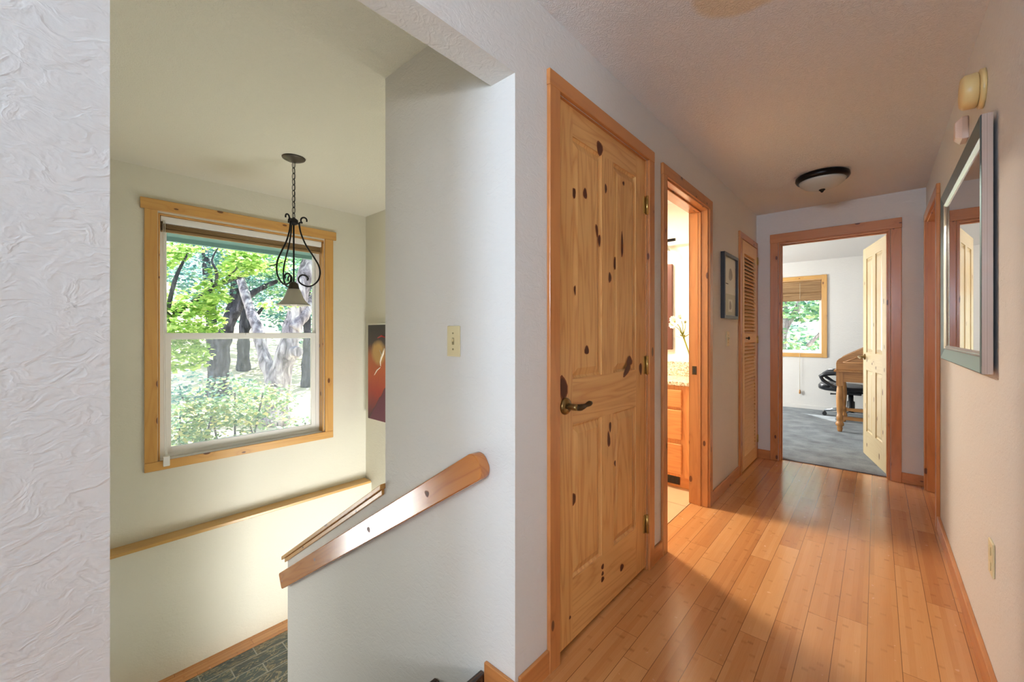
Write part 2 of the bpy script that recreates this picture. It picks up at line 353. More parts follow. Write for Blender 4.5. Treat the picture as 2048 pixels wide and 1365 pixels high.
# ------------------------------------------------------------------ mesh builder
class MB:
    def __init__(s): s.v, s.f, s.uv, s.mi, s.sm = [], [], [], [], []
    def poly(s, pts, uvs=None, mi=0, smooth=False):
        i = len(s.v); s.v += [tuple(p) for p in pts]; s.f.append(tuple(range(i, i+len(pts))))
        s.uv.append(uvs or [(p[0], p[1]) for p in pts]); s.mi.append(mi); s.sm.append(smooth)
    def box(s, x0, x1, y0, y1, z0, z1, grain=None, mi=0, T=None):
        a = [min(x0, x1), min(y0, y1), min(z0, z1)]; b = [max(x0, x1), max(y0, y1), max(z0, z1)]
        d = [b[k]-a[k] for k in range(3)]
        g = 'xyz'.index(grain) if grain else max(range(3), key=lambda k: d[k])
        ou, ov = R.uniform(0, 40), R.uniform(0, 40)
        P = lambda i, j, k: Vector((a[0] if not i else b[0], a[1] if not j else b[1], a[2] if not k else b[2]))
        faces = [((0,0,0),(0,0,1),(0,1,1),(0,1,0)), ((1,0,0),(1,1,0),(1,1,1),(1,0,1)), ((0,0,0),(1,0,0),(1,0,1),(0,0,1)),
                 ((0,1,0),(0,1,1),(1,1,1),(1,1,0)), ((0,0,0),(0,1,0),(1,1,0),(1,0,0)), ((0,0,1),(1,0,1),(1,1,1),(0,1,1))]
        oth = [k for k in range(3) if k != g]
        for fc in faces:
            p = [P(*c) for c in fc]
            uv = [(q[g]+ou, q[oth[0]]+q[oth[1]]+ov) for q in p]
            if T: p = [T @ q for q in p]
            s.poly(p, uv, mi)
    def tube(s, pts, rad, seg=10, mi=0, caps=True):
        pts = [Vector(p) for p in pts]; n = len(pts)
        rad = [rad]*n if isinstance(rad, (int, float)) else rad
        up = None; rings = []; L = 0
        for i in range(n):
            t = (pts[min(i+1, n-1)]-pts[max(i-1, 0)]).normalized()
            if up is None:
                up = t.orthogonal().normalized()
            up = (up - t*up.dot(t)); up = up.normalized() if up.length > 1e-6 else t.orthogonal().normalized()
            bn = t.cross(up)
            rings.append([pts[i]+(up*math.cos(2*PI*k/seg)+bn*math.sin(2*PI*k/seg))*rad[i] for k in range(seg)])
        base = len(s.v)
        for r in rings: s.v += [tuple(p) for p in r]
        for i in range(n-1):
            dl = (pts[i+1]-pts[i]).length
            for k in range(seg):
                k2 = (k+1) % seg
                s.f.append((base+i*seg+k, base+i*seg+k2, base+(i+1)*seg+k2, base+(i+1)*seg+k))
                w = 2*PI*rad[i]/seg
                s.uv.append([(L, k*w), (L, (k+1)*w), (L+dl, (k+1)*w), (L+dl, k*w)]); s.mi.append(mi); s.sm.append(True)
            L += dl
        if caps:
            s.f.append(tuple(base+k for k in reversed(range(seg)))); s.uv.append([(0, 0)]*seg); s.mi.append(mi); s.sm.append(False)
            s.f.append(tuple(base+(n-1)*seg+k for k in range(seg))); s.uv.append([(0, 0)]*seg); s.mi.append(mi); s.sm.append(False)
    def lathe(s, prof, c, axis='z', seg=28, mi=0):
        """prof: (radius, height) pairs turned about an axis through c"""
        c = Vector(c); base = len(s.v); n = len(prof)
        for r, h in prof:
            for k in range(seg):
                a = 2*PI*k/seg; u, w = r*math.cos(a), r*math.sin(a)
                s.v.append(tuple(c + (Vector((u, w, h)) if axis == 'z' else Vector((h, u, w)) if axis == 'x' else Vector((w, h, u)))))
        for i in range(n-1):
            for k in range(seg):
                k2 = (k+1) % seg
                s.f.append((base+i*seg+k, base+i*seg+k2, base+(i+1)*seg+k2, base+(i+1)*seg+k))
                h0, h1 = prof[i][1], prof[i+1][1]
                s.uv.append([(h0, k*.01), (h0, k*.01+.01), (h1, k*.01+.01), (h1, k*.01)]); s.mi.append(mi); s.sm.append(True)
        for i, rev in ((0, True), (n-1, False)):
            if prof[i][0] > 1e-5:
                idx = [base+i*seg+k for k in range(seg)]
                s.f.append(tuple(reversed(idx)) if rev else tuple(idx)); s.uv.append([(0, 0)]*seg); s.mi.append(mi); s.sm.append(False)
    def prism(s, poly, plane, d0, d1, mi=0, uvdir=None, smooth=False):
        """poly in 2-D; plane 'xz' extrudes along y, 'yz' along x, 'xy' along z. uvdir: grain direction in the 2-D plane"""
        def P(p, d):
            return {'xz': (p[0], d, p[1]), 'yz': (d, p[0], p[1]), 'xy': (p[0], p[1], d)}[plane]
        g = Vector(uvdir or (1, 0)).normalized(); h = Vector((-g[1], g[0])); ou, ov = R.uniform(0, 40), R.uniform(0, 40)
        U = lambda p, d: (g[0]*p[0]+g[1]*p[1]+ou, h[0]*p[0]+h[1]*p[1]+d+ov)
        n = len(poly)
        s.poly([P(p, d0) for p in poly], [U(p, 0) for p in poly], mi)
        s.poly([P(p, d1) for p in reversed(poly)], [U(p, 0) for p in reversed(poly)], mi)
        for i in range(n):
            a, b = poly[i], poly[(i+1) % n]
            s.poly([P(a, d0), P(a, d1), P(b, d1), P(b, d0)], [U(a, d0), U(a, d1), U(b, d1), U(b, d0)], mi, smooth)
    def ellipse(s, c, ru, rw, plane, mi=0, tilt=0.0, seg=12):
        """thin inlaid disc (a knot) on a plane at c"""
        pts = []
        for k in range(seg):
            a = 2*PI*k/seg; jit = 1+0.12*math.sin(3*a+c[1]*40+c[2]*50)
            u, w = ru*math.cos(a)*jit, rw*math.sin(a)*jit
            u, w = u*math.cos(tilt)-w*math.sin(tilt), u*math.sin(tilt)+w*math.cos(tilt)
            pts.append({'yz': (c[0], c[1]+u, c[2]+w), 'xz': (c[0]+u, c[1], c[2]+w)}[plane])
        s.poly(pts, [(0, 0)]*seg, mi)
    def build(s, name, mats, parent=None, bevel=0.0, fixn=True, loc=None):
        me = bpy.data.meshes.new(name)
        me.from_pydata(s.v, [], s.f); me.update()
        ul = me.uv_layers.new(name='UVMap')
        flat = [c for f in s.uv for p in f for c in (p[0], p[1])]
        ul.data.foreach_set('uv', flat)
        me.polygons.foreach_set('material_index', s.mi); me.polygons.foreach_set('use_smooth', s.sm)
        for m in (mats if isinstance(mats, (list, tuple)) else [mats]): me.materials.append(M[m] if isinstance(m, str) else m)
        if fixn:
            bm = bmesh.new(); bm.from_mesh(me)
            bmesh.ops.remove_doubles(bm, verts=bm.verts, dist=1e-5)
            bmesh.ops.recalc_face_normals(bm, faces=bm.faces); bm.to_mesh(me); bm.free()
        o = bpy.data.objects.new(name, me); COL.objects.link(o)
        if parent is not None:
            o.parent = parent
            o.matrix_parent_inverse = Matrix.Translation(-parent.location) if not parent.get('_rot') else Matrix.Identity(4)
        if bevel:
            b = o.modifiers.new('edge', 'BEVEL'); b.width = bevel; b.segments = 2; b.limit_method = 'ANGLE'; b.angle_limit = math.radians(50)
        return o

def tag(o, label=None, cat=None, group=None, kind=None):
    if label: o['label'] = label
    if cat: o['category'] = cat
    if group: o['group'] = group
    if kind: o['kind'] = kind
    return o
def empty(name, loc=(0, 0, 0)):
    o = bpy.data.objects.new(name, None); COL.objects.link(o); o.location = loc; o.empty_display_size = 0.1; return o
def one(name, fn, mats, parent=None, bevel=0.0):
    b = MB(); fn(b); return b.build(name, mats, parent, bevel)
def bx(name, mats, *dims, parent=None, bevel=0.0, grain=None):
    b = MB(); b.box(*dims, grain=grain); return b.build(name, mats, parent, bevel)

# ------------------------------------------------------------------ room shell
XL, XLB = -0.885, -0.995           # hall left wall, its far face
XR, XRB = 0.295, 0.41
YE, YEB = 4.62, 4.74
ZC = 2.38
def wall(name, boxes, label, mat='wall'):
    b = MB()
    for d in boxes: b.box(*d)
    return tag(b.build(name, mat), label, 'wall', kind='structure')
wall('wall_left', [
    (XLB, XL, -2.3, 0.06, -1.4, ZC), (XLB, XL, 0.06, 1.01, 2.075, ZC), (XLB, XL, 1.01, 1.246, -1.4, ZC),
    (XLB, XL, 1.246, 2.042, 2.112, ZC), (XLB, XL, 2.042, 2.285, 0, ZC), (XLB, XL, 2.285, 3.06, 2.095, ZC),
    (XLB, XL, 3.06, 3.98, 0, ZC), (XLB, XL, 3.98, 4.575, 2.05, ZC), (XLB, XL, 4.575, YE, 0, ZC), (XLB, XL, 0.06, 1.01, -1.4, -0.1)],
    'hall left wall with stair opening and three doorways')
wall('wall_right', [(XR, XRB, -2.3, -1.12, 0, ZC), (XR, XRB, -1.12, -.25, 2.1, ZC), (XR, XRB, -.25, 3.72, 0, ZC), (XR, XRB, 3.72, 4.5, 2.09, ZC), (XR, XRB, 4.5, YE, 0, ZC)], 'beige hall wall on the right')  # unseen gap beside the camera added to pass the side lamp's beam
wall('wall_light_blocker', [(1.6, 1.7, -2.9, -2.75, 0, ZC), (1.6, 1.7, -1.85, .2, 0, ZC), (1.6, 1.7, -2.75, -1.85, 0, .9), (1.6, 1.7, -2.75, -1.85, 2.0, ZC), (XRB, 1.6, .1, .2, 0, ZC), (XR, 1.6, -3.0, -2.9, 0, ZC), (XR, XRB, -2.9, -2.3, 0, ZC)], 'added unseen room walls narrowing the side light')  # unseen room added to keep the side lamp off the near left wall
wall('wall_end', [(-3.92, -0.70, YE, YEB, 0, ZC), (-0.70, 0.087, YE, YEB, 2.085, ZC), (0.087, 1.7, YE, YEB, 0, ZC)], 'wall at the end of the hall around the open doorway')
SL = 0.634
def hw(b):   # switch wall: full height part and stepped-down sloped part
    b.box(-1.67, XLB, 1.01, 1.125, -2.5, ZC)
    z0 = 0.515; z1 = z0-SL*(2.83-1.67)
    b.prism([(-2.83, -2.5), (-1.67, -2.5), (-1.67, z0), (-2.83, z1)], 'xz', 1.01, 1.125)
tag(one('wall_stair', hw, 'wall'), 'white wall carrying the handrail, dropping to a sloped half wall', 'wall', kind='structure')
wall('wall_window', [(-3.92, -3.80, -1.4, 0.501, -2.5, ZC), (-3.92, -3.80, 1.667, 2.20, -2.5, ZC), (-3.92, -3.80, 0.501, 1.667, -2.5, 0.30), (-3.92, -3.80, 0.501, 1.667, 2.075, ZC)], 'stairwell wall around the big window', mat='wall_cream')
wall('wall_lower', [(-3.80, -3.69, .16, 2.08, -2.5, -0.236)], 'thicker lower stairwell wall under the ledge', mat='wall_cream')
wall('wall_back', [(-3.80, XLB, 2.08, 2.20, -2.5, ZC)], 'stairwell wall carrying the canvas painting', mat='wall_cream')
wall('wall_closet', [(-1.67, -1.56, 1.125, 2.08, -.35, ZC)], 'closet wall beside the lower flight', mat='wall_cream')
wall('wall_foyer', [(-3.80, XLB, -1.52, -1.4, -2.5, ZC)], 'foyer end wall', mat='wall_cream')
wall('wall_bath', [(-3.80, XLB, 3.70, 3.82, 0, ZC)], 'bathroom back wall', mat='wall_bath')
wall('wall_bath_outer', [(-3.92, -3.80, 2.20, 2.5, 0, ZC), (-3.92, -3.80, 2.9, YE, 0, ZC), (-3.92, -3.80, 2.5, 2.9, 0, 1.2), (-3.92, -3.80, 2.5, 2.9, 2.0, ZC)], 'bathroom outer wall', mat='wall_bath')
wall('wall_room_far', [(-3.92, -1.42, 8.06, 8.18, 0, ZC), (-0.638, 1.7, 8.06, 8.18, 0, ZC), (-1.42, -0.638, 8.06, 8.18, 0, 0.90), (-1.42, -0.638, 8.06, 8.18, 2.075, ZC)], 'far room wall around the shaded window')
wall('wall_room_left', [(-3.92, -3.80, YEB, 5.7, 0, ZC), (-3.92, -3.80, 7.1, 8.06, 0, ZC), (-3.92, -3.80, 5.7, 7.1, 0, 0.8), (-3.92, -3.80, 5.7, 7.1, 2.05, ZC)], 'far room outer wall')
wall('wall_room_right', [(1.6, 1.7, YEB, 8.06, 0, ZC)], 'far room right wall')
wall('wall_hall_back', [(XLB, -.75, -2.42, -2.3, 0, ZC), (-.05, XRB, -2.42, -2.3, 0, ZC), (-.75, -.05, -2.42, -2.3, 2.15, ZC), (-.75, -.05, -2.42, -2.3, 0, 1.2)], 'wall behind the camera')
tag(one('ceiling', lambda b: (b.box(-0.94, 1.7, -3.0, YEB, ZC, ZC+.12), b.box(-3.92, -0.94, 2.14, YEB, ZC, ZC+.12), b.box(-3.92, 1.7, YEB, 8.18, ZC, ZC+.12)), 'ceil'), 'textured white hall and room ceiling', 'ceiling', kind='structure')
tag(bx('ceiling_stairwell', 'ceil_cream', -3.92, -0.94, -2.42, 2.14, ZC, ZC+0.12), 'textured cream ceiling over the stairwell', 'ceiling', kind='structure')
tag(one('wall_linen_closet', lambda b: (b.box(-1.62, -1.50, 3.82, YE, 0, ZC), b.box(-1.50, XLB, 3.82, YE, -0.1, 0.0)), 'wall'), 'back wall of the louvered closet', 'wall', kind='structure')
def flo(b):
    b.box(XLB, XR, -2.3, 4.70, -0.1, 0.0); b.box(-1.0, XLB, 0.06, 1.01, -0.1, 0.0); b.box(XR, XRB, 3.72, 4.5, -0.1, 0.0); b.box(XR, 1.6, -2.9, .1, -0.1, 0.0)
tag(one('floor', flo, 'floor'), 'glossy bamboo plank hall floor', 'floor', kind='structure')
tag(bx('floor_closet', 'floor', -1.555, XLB-.0005, 1.126, 2.079, -.1, 0.0), 'closet floor', 'floor', kind='structure')
tag(bx('floor_bath', 'tile', -3.80, -1.0, 2.20, 3.70, -0.1, 0.0), 'tan tile bathroom floor', 'floor', kind='structure')
tag(bx('floor_room', 'carpet', -3.80, 1.6, 4.70, 8.06, -0.1, 0.008), 'grey carpet in the far room', 'floor', kind='structure')
tag(bx('floor_landing', 'slate', -3.555, -2.80, -1.4, 2.08, -1.30, -1.18), 'dark slate tile landing', 'floor', kind='structure')
tag(bx('floor_landing_border', 'strip', -3.80, -3.555, -1.4, 2.08, -1.30, -1.177), 'bamboo border strip beside the slate', 'floor', kind='structure')
tag(bx('floor_lower', 'slate', -3.80, XLB, -1.4, 2.08, -2.6, -2.5), 'lower level floor', 'floor', kind='structure')

# baseboards
def bb(name, mat, boxes, label):
    b = MB()
    for d in boxes: b.box(*d)
    return tag(b.build(name, mat, bevel=0.003), label, 'baseboard', kind='structure')
BH = 0.085
bb('baseboard_left', 'pine', [(XL, XL+0.013, 1.024, 1.184, 0, BH), (XL, XL+0.013, 2.104, 2.222, 0, BH), (XL, XL+0.013, 3.125, 3.915, 0, BH)], 'pine baseboards along the left hall wall')
bb('baseboard_right', 'pine', [(XR-0.016, XR, -.25, 3.65, 0, BH)], 'pine baseboard along the right hall wall')
bb('baseboard_end', 'pine', [(XL, -0.766, YE-0.013, YE, 0, BH), (0.153, XR, YE-0.013, YE, 0, BH)], 'pine baseboards beside the end doorway')
bb('baseboard_stair', 'pine', [(-1.018, XL+0.013, 1.010-0.013, 1.010, 0, 0.078)], 'short pine baseboard at the stair head')
bb('baseboard_room', 'wall', [(-3.8, 1.6, 8.047, 8.06, 0.008, 0.07)], 'painted baseboard in the far room')

# ledge on the window wall and cap on the half wall
b = MB(); b.box(-3.80, -3.675, .15, 2.068, -0.236, -0.214)
tag(b.build('trim_1', 'ledge', bevel=0.003), 'long pine ledge below the stairwell window', 'ledge', kind='structure')
cap = empty('trim_2', (-2.25, 1.06, 0)); tag(cap, 'sloping pine cap on the stair half wall', 'trim', kind='structure')
ca = lambda x, dz: (x, 0.515-SL*(-1.67-x)+dz)
b = MB(); b.prism([ca(-2.87, 0.0), ca(-1.672, 0.0), ca(-1.672, 0.024), ca(-2.87, 0.024)], 'xz', 0.985, 1.15, uvdir=(1, SL)); b.build('cap_board', 'pine_win', cap, bevel=0.003)
b = MB(); b.prism([ca(-2.845, -0.026), ca(-1.676, -0.026), ca(-1.676, -0.001), ca(-2.845, -0.001)], 'xz', 0.996, 1.0095, uvdir=(1, SL)); b.build('cap_moulding', 'pine_win', cap, bevel=0.003)

# ------------------------------------------------------------------ doors
def raised_panel(mb, face, u0, u1, w0, w1, depth, sgn, P, mi=0):
    """panel between frame members; P(u, w, d) maps to 3-D with d = distance out of the door face"""
    lv = [(0.0, -0.006), (0.010, -0.012), (0.040, -0.002)]
    ou, ov = R.uniform(0, 40), R.uniform(0, 40)
    ring = []
    for ins, d in lv:
        ring.append([(u0+ins, w0+ins, d), (u1-ins, w0+ins, d), (u1-ins, w1-ins, d), (u0+ins, w1-ins, d)])
    UV = lambda p: (p[1]+ou, p[0]+ov)
    for i in range(len(ring)-1):
        for k in range(4):
            q = [ring[i][k], ring[i][(k+1) % 4], ring[i+1][(k+1) % 4], ring[i+1][k]]
            mb.poly([P(*p) for p in q], [UV(p) for p in q], mi)
    mb.poly([P(*p) for p in ring[-1]], [UV(p) for p in ring[-1]], mi)
    back = [(u0, w0, -0.022), (u0, w1, -0.022), (u1, w1, -0.022), (u1, w0, -0.022)]
    mb.poly([P(*p) for p in back], [UV(p) for p in back], mi)

def casing(parent, mat, boxes, name='casing'):
    b = MB()
    for d in boxes: b.box(*d)
    return b.build(name, mat, parent, bevel=0.003)

# --- door_1 : the closed four-panel pine door
D1 = empty('door_1', (XL, 1.644, 0)); tag(D1, 'closed knotty pine four-panel door beside the stair opening', 'door', kind='structure')
f = XL+0.016
casing(D1, 'pine', [(XL, f, 1.182, 1.246, 0, 2.112), (XL, f, 2.042, 2.104, 0, 2.112), (XL, f, 1.180, 2.106, 2.112, 2.170)])
casing(D1, 'pine', [(XLB, XL, 1.2461, 1.2475, 0, 2.1118), (XLB, XL, 2.040, 2.0419, 0, 2.1118), (XLB, XL, 1.2475, 2.040, 2.1088, 2.1118)], 'jamb')
FX = -0.894           # door face
y0, y1 = 1.250, 2.040; pu = [(1.364, 1.594), (1.700, 1.932)]
zr = [(0.012, 0.250), (0.857, 1.040), (1.998, 2.108)]; pz = [(0.250, 0.857), (1.040, 1.998)]
b = MB()
for a, c in ((y0, 1.364), (1.932, y1)): b.box(FX-0.034, FX, a, c, 0.012, 2.108, 'z')
for a, c in zr: b.box(FX-0.034, FX-0.0002, 1.364, 1.932, a, c, 'y')
for a, c in pz: b.box(FX-0.034, FX-0.0002, 1.594, 1.700, a, c, 'z')
kx = FX+0.0004
for (yy, zz, ru, rw, ti) in [(1.575, 2.020, .016, .026, 0), (1.628, 1.86, .006, .018, 0), (1.300, 1.01, .016, .042, .2), (1.571, 1.621, .007, .022, 0), (1.55, 1.66, .006, .024, .2),
                             (1.860, 1.085, .018, .020, 0), (1.835, 1.045, .012, .040, -.9), (1.655, .745, .008, .030, .1), (1.668, .80, .006, .02, 0), (1.600, .20, .007, .010, 0), (1.600, .17, .006, .008, 0), (1.600, .145, .008, .010, 0), (1.78, .12, .011, .014, 0), (1.985, 1.04, .010, .026, .1), (1.345, .11, .004, .006, 0), (1.665, 1.47, .008, .020, 0)]:
    b.ellipse((kx, yy, zz), ru*1.7, rw*1.2, 'yz', 2, ti); b.ellipse((kx+.0002, yy, zz), ru*1.35, rw*.95, 'yz', 1, ti)
b.build('door_leaf', ['pine_door', 'knot', 'knot_red'], D1, fixn=False)
PD = lambda u, w, d: (FX+d, u, w)
kn = {(0, 1): [(1.382, 1.779, .008, .017), (1.457, 1.794, .008, .018), (1.397, 1.392, .008, .018), (1.47, 1.15, .009, .015)],
      (1, 1): [(1.785, 1.636, .006, .050), (1.735, 1.542, .013, .024), (1.80, 1.93, .005, .008)], (0, 0): [(1.378, .56, .011, .020)], (1, 0): [(1.735, .62, .010, .013)]}
for i, (a, c) in enumerate(pu):
    for j, (d, e) in enumerate(pz):
        b = MB(); raised_panel(b, None, a, c, d, e, 0, 1, PD)
        for (yy, zz, ru, rw) in kn[(i, j)]:
            dd = -0.0022+0.0007 if (a+.04 < yy < c-.04) else -0.0065
            b.ellipse((FX+dd+.001, yy, zz), ru*2.0, rw*1.25, 'yz', 2); b.ellipse((FX+dd+.0013, yy, zz), ru*1.6, rw, 'yz', 1)
        b.build('panel', ['pine_door', 'knot', 'knot_red'], D1, fixn=False)
for zz in (1.880, 1.056, 0.237):
    b = MB(); b.box(FX, FX+0.004, 2.018, 2.046, zz-0.045, zz+0.045); b.lathe([(.007, -.048), (.007, .048)], (FX+0.011, 2.041, zz), seg=12)
    b.build('hinge', 'hinge', D1)
b = MB(); b.lathe([(.033, 0), (.033, .004), (.029, .010), (.014, .013)], (FX, 1.312, 0.940), 'x'); h = b.build('handle_rose', 'brass', D1)
b = MB(); b.lathe([(.012, .010), (.012, .050), (.010, .054)], (FX, 1.312, 0.940), 'x'); b.build('handle_neck', 'brass', h)
b = MB(); pts = [(FX+.048, 1.312+k*.0125, .940-.004*math.sin(k*.5)) for k in range(10)]
b.tube(pts, [.010, .012, .013, .013, .011, .009, .008, .010, .011, .007], 12); b.build('lever', 'brass_dark', h)

# --- door_2 : bathroom doorway
D2 = empty('door_2', (XL, 2.67, 0)); tag(D2, 'open pine-trimmed doorway into the bathroom', 'door', kind='structure')
casing(D2, 'pine', [(XL, f, 2.222, 2.283, 0, 2.093), (XL, f, 3.062, 3.125, 0, 2.093), (XL, f, 2.220, 3.127, 2.093, 2.156)])
jm = []
for (a, c) in ((2.2852, 2.298), (3.047, 3.0598)): jm.append((XLB-.014, XL+.004, a, c, 0, 2.0948))
jm.append((XLB-.014, XL+.004, 2.298, 3.047, 2.082, 2.0948))
casing(D2, 'pine', jm, 'jamb')
casing(D2, 'pine', [(-.945, -.925, 3.037, 3.047, 0, 2.082), (-.945, -.925, 2.298, 2.308, 0, 2.082), (-.945, -.925, 2.308, 3.037, 2.072, 2.082)], 'stop')
b = MB(); b.box(-.985, -.955, 3.0455, 3.0468, .925, .985); b.build('strike_plate', 'brass_dark', D2)
b = MB(); b.box(-.976, -.964, 3.0445, 3.0454, .94, .97); b.build('latch_hole', 'blackplastic', D2)

# --- door_3 : narrow louvered closet door
D3 = empty('door_3', (XL, 4.27, 0)); tag(D3, 'narrow pine louvered closet door in the hall corner', 'door', kind='structure')
casing(D3, 'pine', [(XL, f, 3.912, 3.985, 0, 2.045), (XL, f, 4.562, 4.606, 0, 2.045), (XL, f, 3.910, 4.606, 2.045, 2.100)])
LX = XL+0.016
b = MB()
ly0, ly1, lz1 = 4.0, 4.556, 2.036
for a, c in ((ly0, ly0+.055), (ly1-.055, ly1)): b.box(LX-.028, LX, a, c, .012, lz1, 'z')
for a, c in ((.012, .13), (1.135, 1.215), (1.925, lz1)): b.box(LX-.028, LX-.0003, ly0+.055, ly1-.055, a, c, 'y')
b.build('louver_frame', 'louver', D3)
b = MB()
for za, zb in ((.13, 1.135), (1.215, 1.925)):
    n = int((zb-za)/.032)
    for k in range(n):
        zc = za+(k+.5)*(zb-za)/n
        T = Matrix.Translation((LX-.014, 0, zc)) @ Matrix.Rotation(math.radians(52), 4, 'Y')
        b.box(-.019, .019, ly0+.055, ly1-.055, -.0035, .0035, 'y', T=T)
b.build('louver_slats', 'louver', D3)
b = MB(); b.lathe([(.006, 0), (.006, .016), (.015, .020), (.015, .026), (.008, .031)], (LX, 4.115, 1.176), 'x', 16); b.build('knob', 'iron', D3)
for zz in (1.92, 1.16, .2):
    b = MB(); b.box(LX, LX+.003, ly1-.012, ly1+.012, zz-.035, zz+.035); b.lathe([(.005, -.036), (.005, .036)], (LX+.006, ly1+.004, zz), seg=10); b.build('hinge', 'hinge', D3)

# --- door_4 : end doorway with the open pale pine door
D4 = empty('door_4', (-0.3, YE, 0)); tag(D4, 'end doorway with a pine door standing open into the far room', 'door', kind='structure')
g = YE-0.016
casing(D4, 'pine', [(-.766, -.702, g, YE, 0, 2.083), (.089, .153, g, YE, 0, 2.083), (-.768, .155, g, YE, 2.083, 2.168)])
casing(D4, 'pine', [(-.6998, -.686, YE-.004, YEB+.014, 0, 2.0848), (.073, .0868, YE-.004, YEB+.014, 0, 2.0848), (-.686, .073, YE-.004, YEB+.014, 2.071, 2.0848)], 'jamb')
casing(D4, 'pine', [(-.686, -.676, YE+.05, YE+.07, 0, 2.071), (.063, .073, YE+.05, YE+.07, 0, 2.071), (-.676, .063, YE+.05, YE+.07, 2.061, 2.071)], 'stop')
leaf = empty('door_swing', (0, 0, 0)); leaf.parent = D4; leaf['_rot'] = 1
hinge = Vector((0.062, 4.757, 0)); ang = math.radians(102.8)     # leaf runs from the hinge into the room
leaf.matrix_parent_inverse = Matrix.Translation(-D4.location)
leaf.matrix_basis = Matrix.Translation(hinge) @ Matrix.Rotation(ang, 4, 'Z')
W4 = 0.735; T4 = 0.035
# local: u along the leaf (0 = hinge, W4 = free edge); visible face is +y local
b = MB()
st = .115; pm = .10
ps = [(st, W4/2-pm/2), (W4/2+pm/2, W4-st)]
for a, c in ((0, st), (W4-st, W4)): b.box(a, c, -T4, 0, .012, 2.066, 'z')
for a, c in ((.012, .25), (.857, 1.03), (1.955, 2.066)): b.box(st, W4-st, -T4, -.0002, a, c, 'x')
for a, c in ((.25, .857), (1.03, 1.955)): b.box(ps[0][1], ps[1][0], -T4, -.0002, a, c, 'z')
for (uu, zz, ru, rw) in [(.60, .95, .010, .014), (.42, .93, .012, .012), (.3, .9, .01, .016), (.65, .5, .008, .03), (.1, .7, .01, .03), (.07, 1.5, .008, .026), (.05, .9, .008, .02), (.36, .6, .008, .024), (.6, .12, .012, .02), (.2, .11, .01, .03), (.68, 1.72, .008, .02), (.37, 1.3, .008, .02), (.05, 1.1, .006, .02), (.09, .35, .008, .02)]:
    b.ellipse((uu, .0004, zz), ru, rw, 'xz', 1)
b.build('door_leaf', ['pine_pale', 'knot'], leaf, fixn=False)
for i, (a, c) in enumerate(ps):
    for j, (d, e) in enumerate(((.25, .857), (1.03, 1.955))):
        for sgn in (1,):
            b = MB(); raised_panel(b, None, a, c, d, e, 0, 1, lambda u, w, dd: (u, dd, w)); b.build('panel', 'pine_pale', leaf)
b = MB(); b.lathe([(.030, 0), (.030, .005), (.012, .012), (.011, .05)], (W4-.062, 0, .985), 'y', 20)
b.tube([(W4-.062-k*.012, .048, .985-.002*k) for k in range(9)], [.010, .011, .012, .012, .010, .009, .008, .009, .006], 10); b.build('handle', 'brass', leaf)
for zz in (1.83, 1.04, .24):
    b = MB(); b.box(-.0015, -.0003, -.033, -.002, zz-.05, zz+.05); b.lathe([(.007, -.05), (.007, .05)], (-.004, -T4-.004, zz), seg=10); b.build('hinge', 'brass_dark', leaf)

# --- door_5 : doorway in the right wall, door shut
D5 = empty('door_5', (XR, 4.1, 0)); tag(D5, 'pine-trimmed doorway in the right wall beyond the mirror', 'door', kind='structure')
r0 = XR-0.018
casing(D5, 'pine', [(r0, XR, 3.655, 3.718, 0, 2.088), (r0, XR, 4.502, 4.567, 0, 2.088), (r0, XR, 3.653, 4.569, 2.088, 2.152)])
casing(D5, 'pine', [(XR-.003, XRB+.01, 3.7205, 3.733, 0, 2.0895), (XR-.003, XRB+.01, 4.487, 4.4995, 0, 2.0895), (XR-.003, XRB+.01, 3.733, 4.487, 2.077, 2.0895)], 'jamb')
b = MB(); b.box(.368, .40, 3.735, 4.485, .012, 2.075, 'z'); b.build('door_leaf', 'pine_door', D5)

# ------------------------------------------------------------------ windows
W1 = empty('window_1', (-3.80, 1.085, 0)); tag(W1, 'large white single-hung window with pine trim over the stairs', 'window', kind='structure')
cx = -3.80+.018
casing(W1, 'pine_win', [(-3.80, cx, .427, .497, .315, 2.088), (-3.80, cx, 1.671, 1.746, .315, 2.088), (-3.80, cx+.004, .405, 1.773, 2.088, 2.163)])
casing(W1, 'pine_win', [(-3.80, cx, .427, 1.746, .250, .314)], 'apron')
casing(W1, 'pine_win', [(-3.905, -3.80, .5015, .512, .314, 2.074), (-3.905, -3.80, 1.656, 1.6665, .314, 2.074), (-3.905, -3.80, .512, 1.656, 2.062, 2.0745)], 'jamb')
b = MB(); b.box(-3.915, -3.795, .502, 1.666, .3005, .3135); b.build('window_sill', 'white', W1, bevel=.003)
fy0, fy1 = .512, 1.656; fx0, fx1 = -3.918, -3.87
b = MB()
b.box(fx0, fx1, fy0, fy0+.032, .314, 2.062); b.box(fx0, fx1, fy1-.032, fy1, .314, 2.062); b.box(fx0, fx1, fy0+.032, fy1-.032, .314, .340); b.box(fx0, fx1, fy0+.032, fy1-.032, 2.03, 2.062)
b.build('window_frame', 'white', W1, bevel=.003)
b = MB(); uz0, uz1 = 1.175, 2.03
for d in ((fy0+.032, fy0+.05, uz0, uz1), (fy1-.05, fy1-.032, uz0, uz1), (fy0+.05, fy1-.05, uz0, uz0+.04), (fy0+.05, fy1-.05, uz1-.03, uz1)): b.box(-3.912, -3.897, *d)
su = b.build('upper_sash', 'white', W1, bevel=.002)
b = MB(); b.box(-3.906, -3.903, fy0+.05, fy1-.05, uz0+.04, uz1-.03); b.build('pane', 'glass', su)
b = MB()
for d in ((fy0+.032, fy0+.072, .340, 1.222), (fy1-.072, fy1-.032, .340, 1.222), (fy0+.072, fy1-.072, .340, .385), (fy0+.072, fy1-.072, 1.18, 1.222)): b.box(-3.893, -3.872, *d)
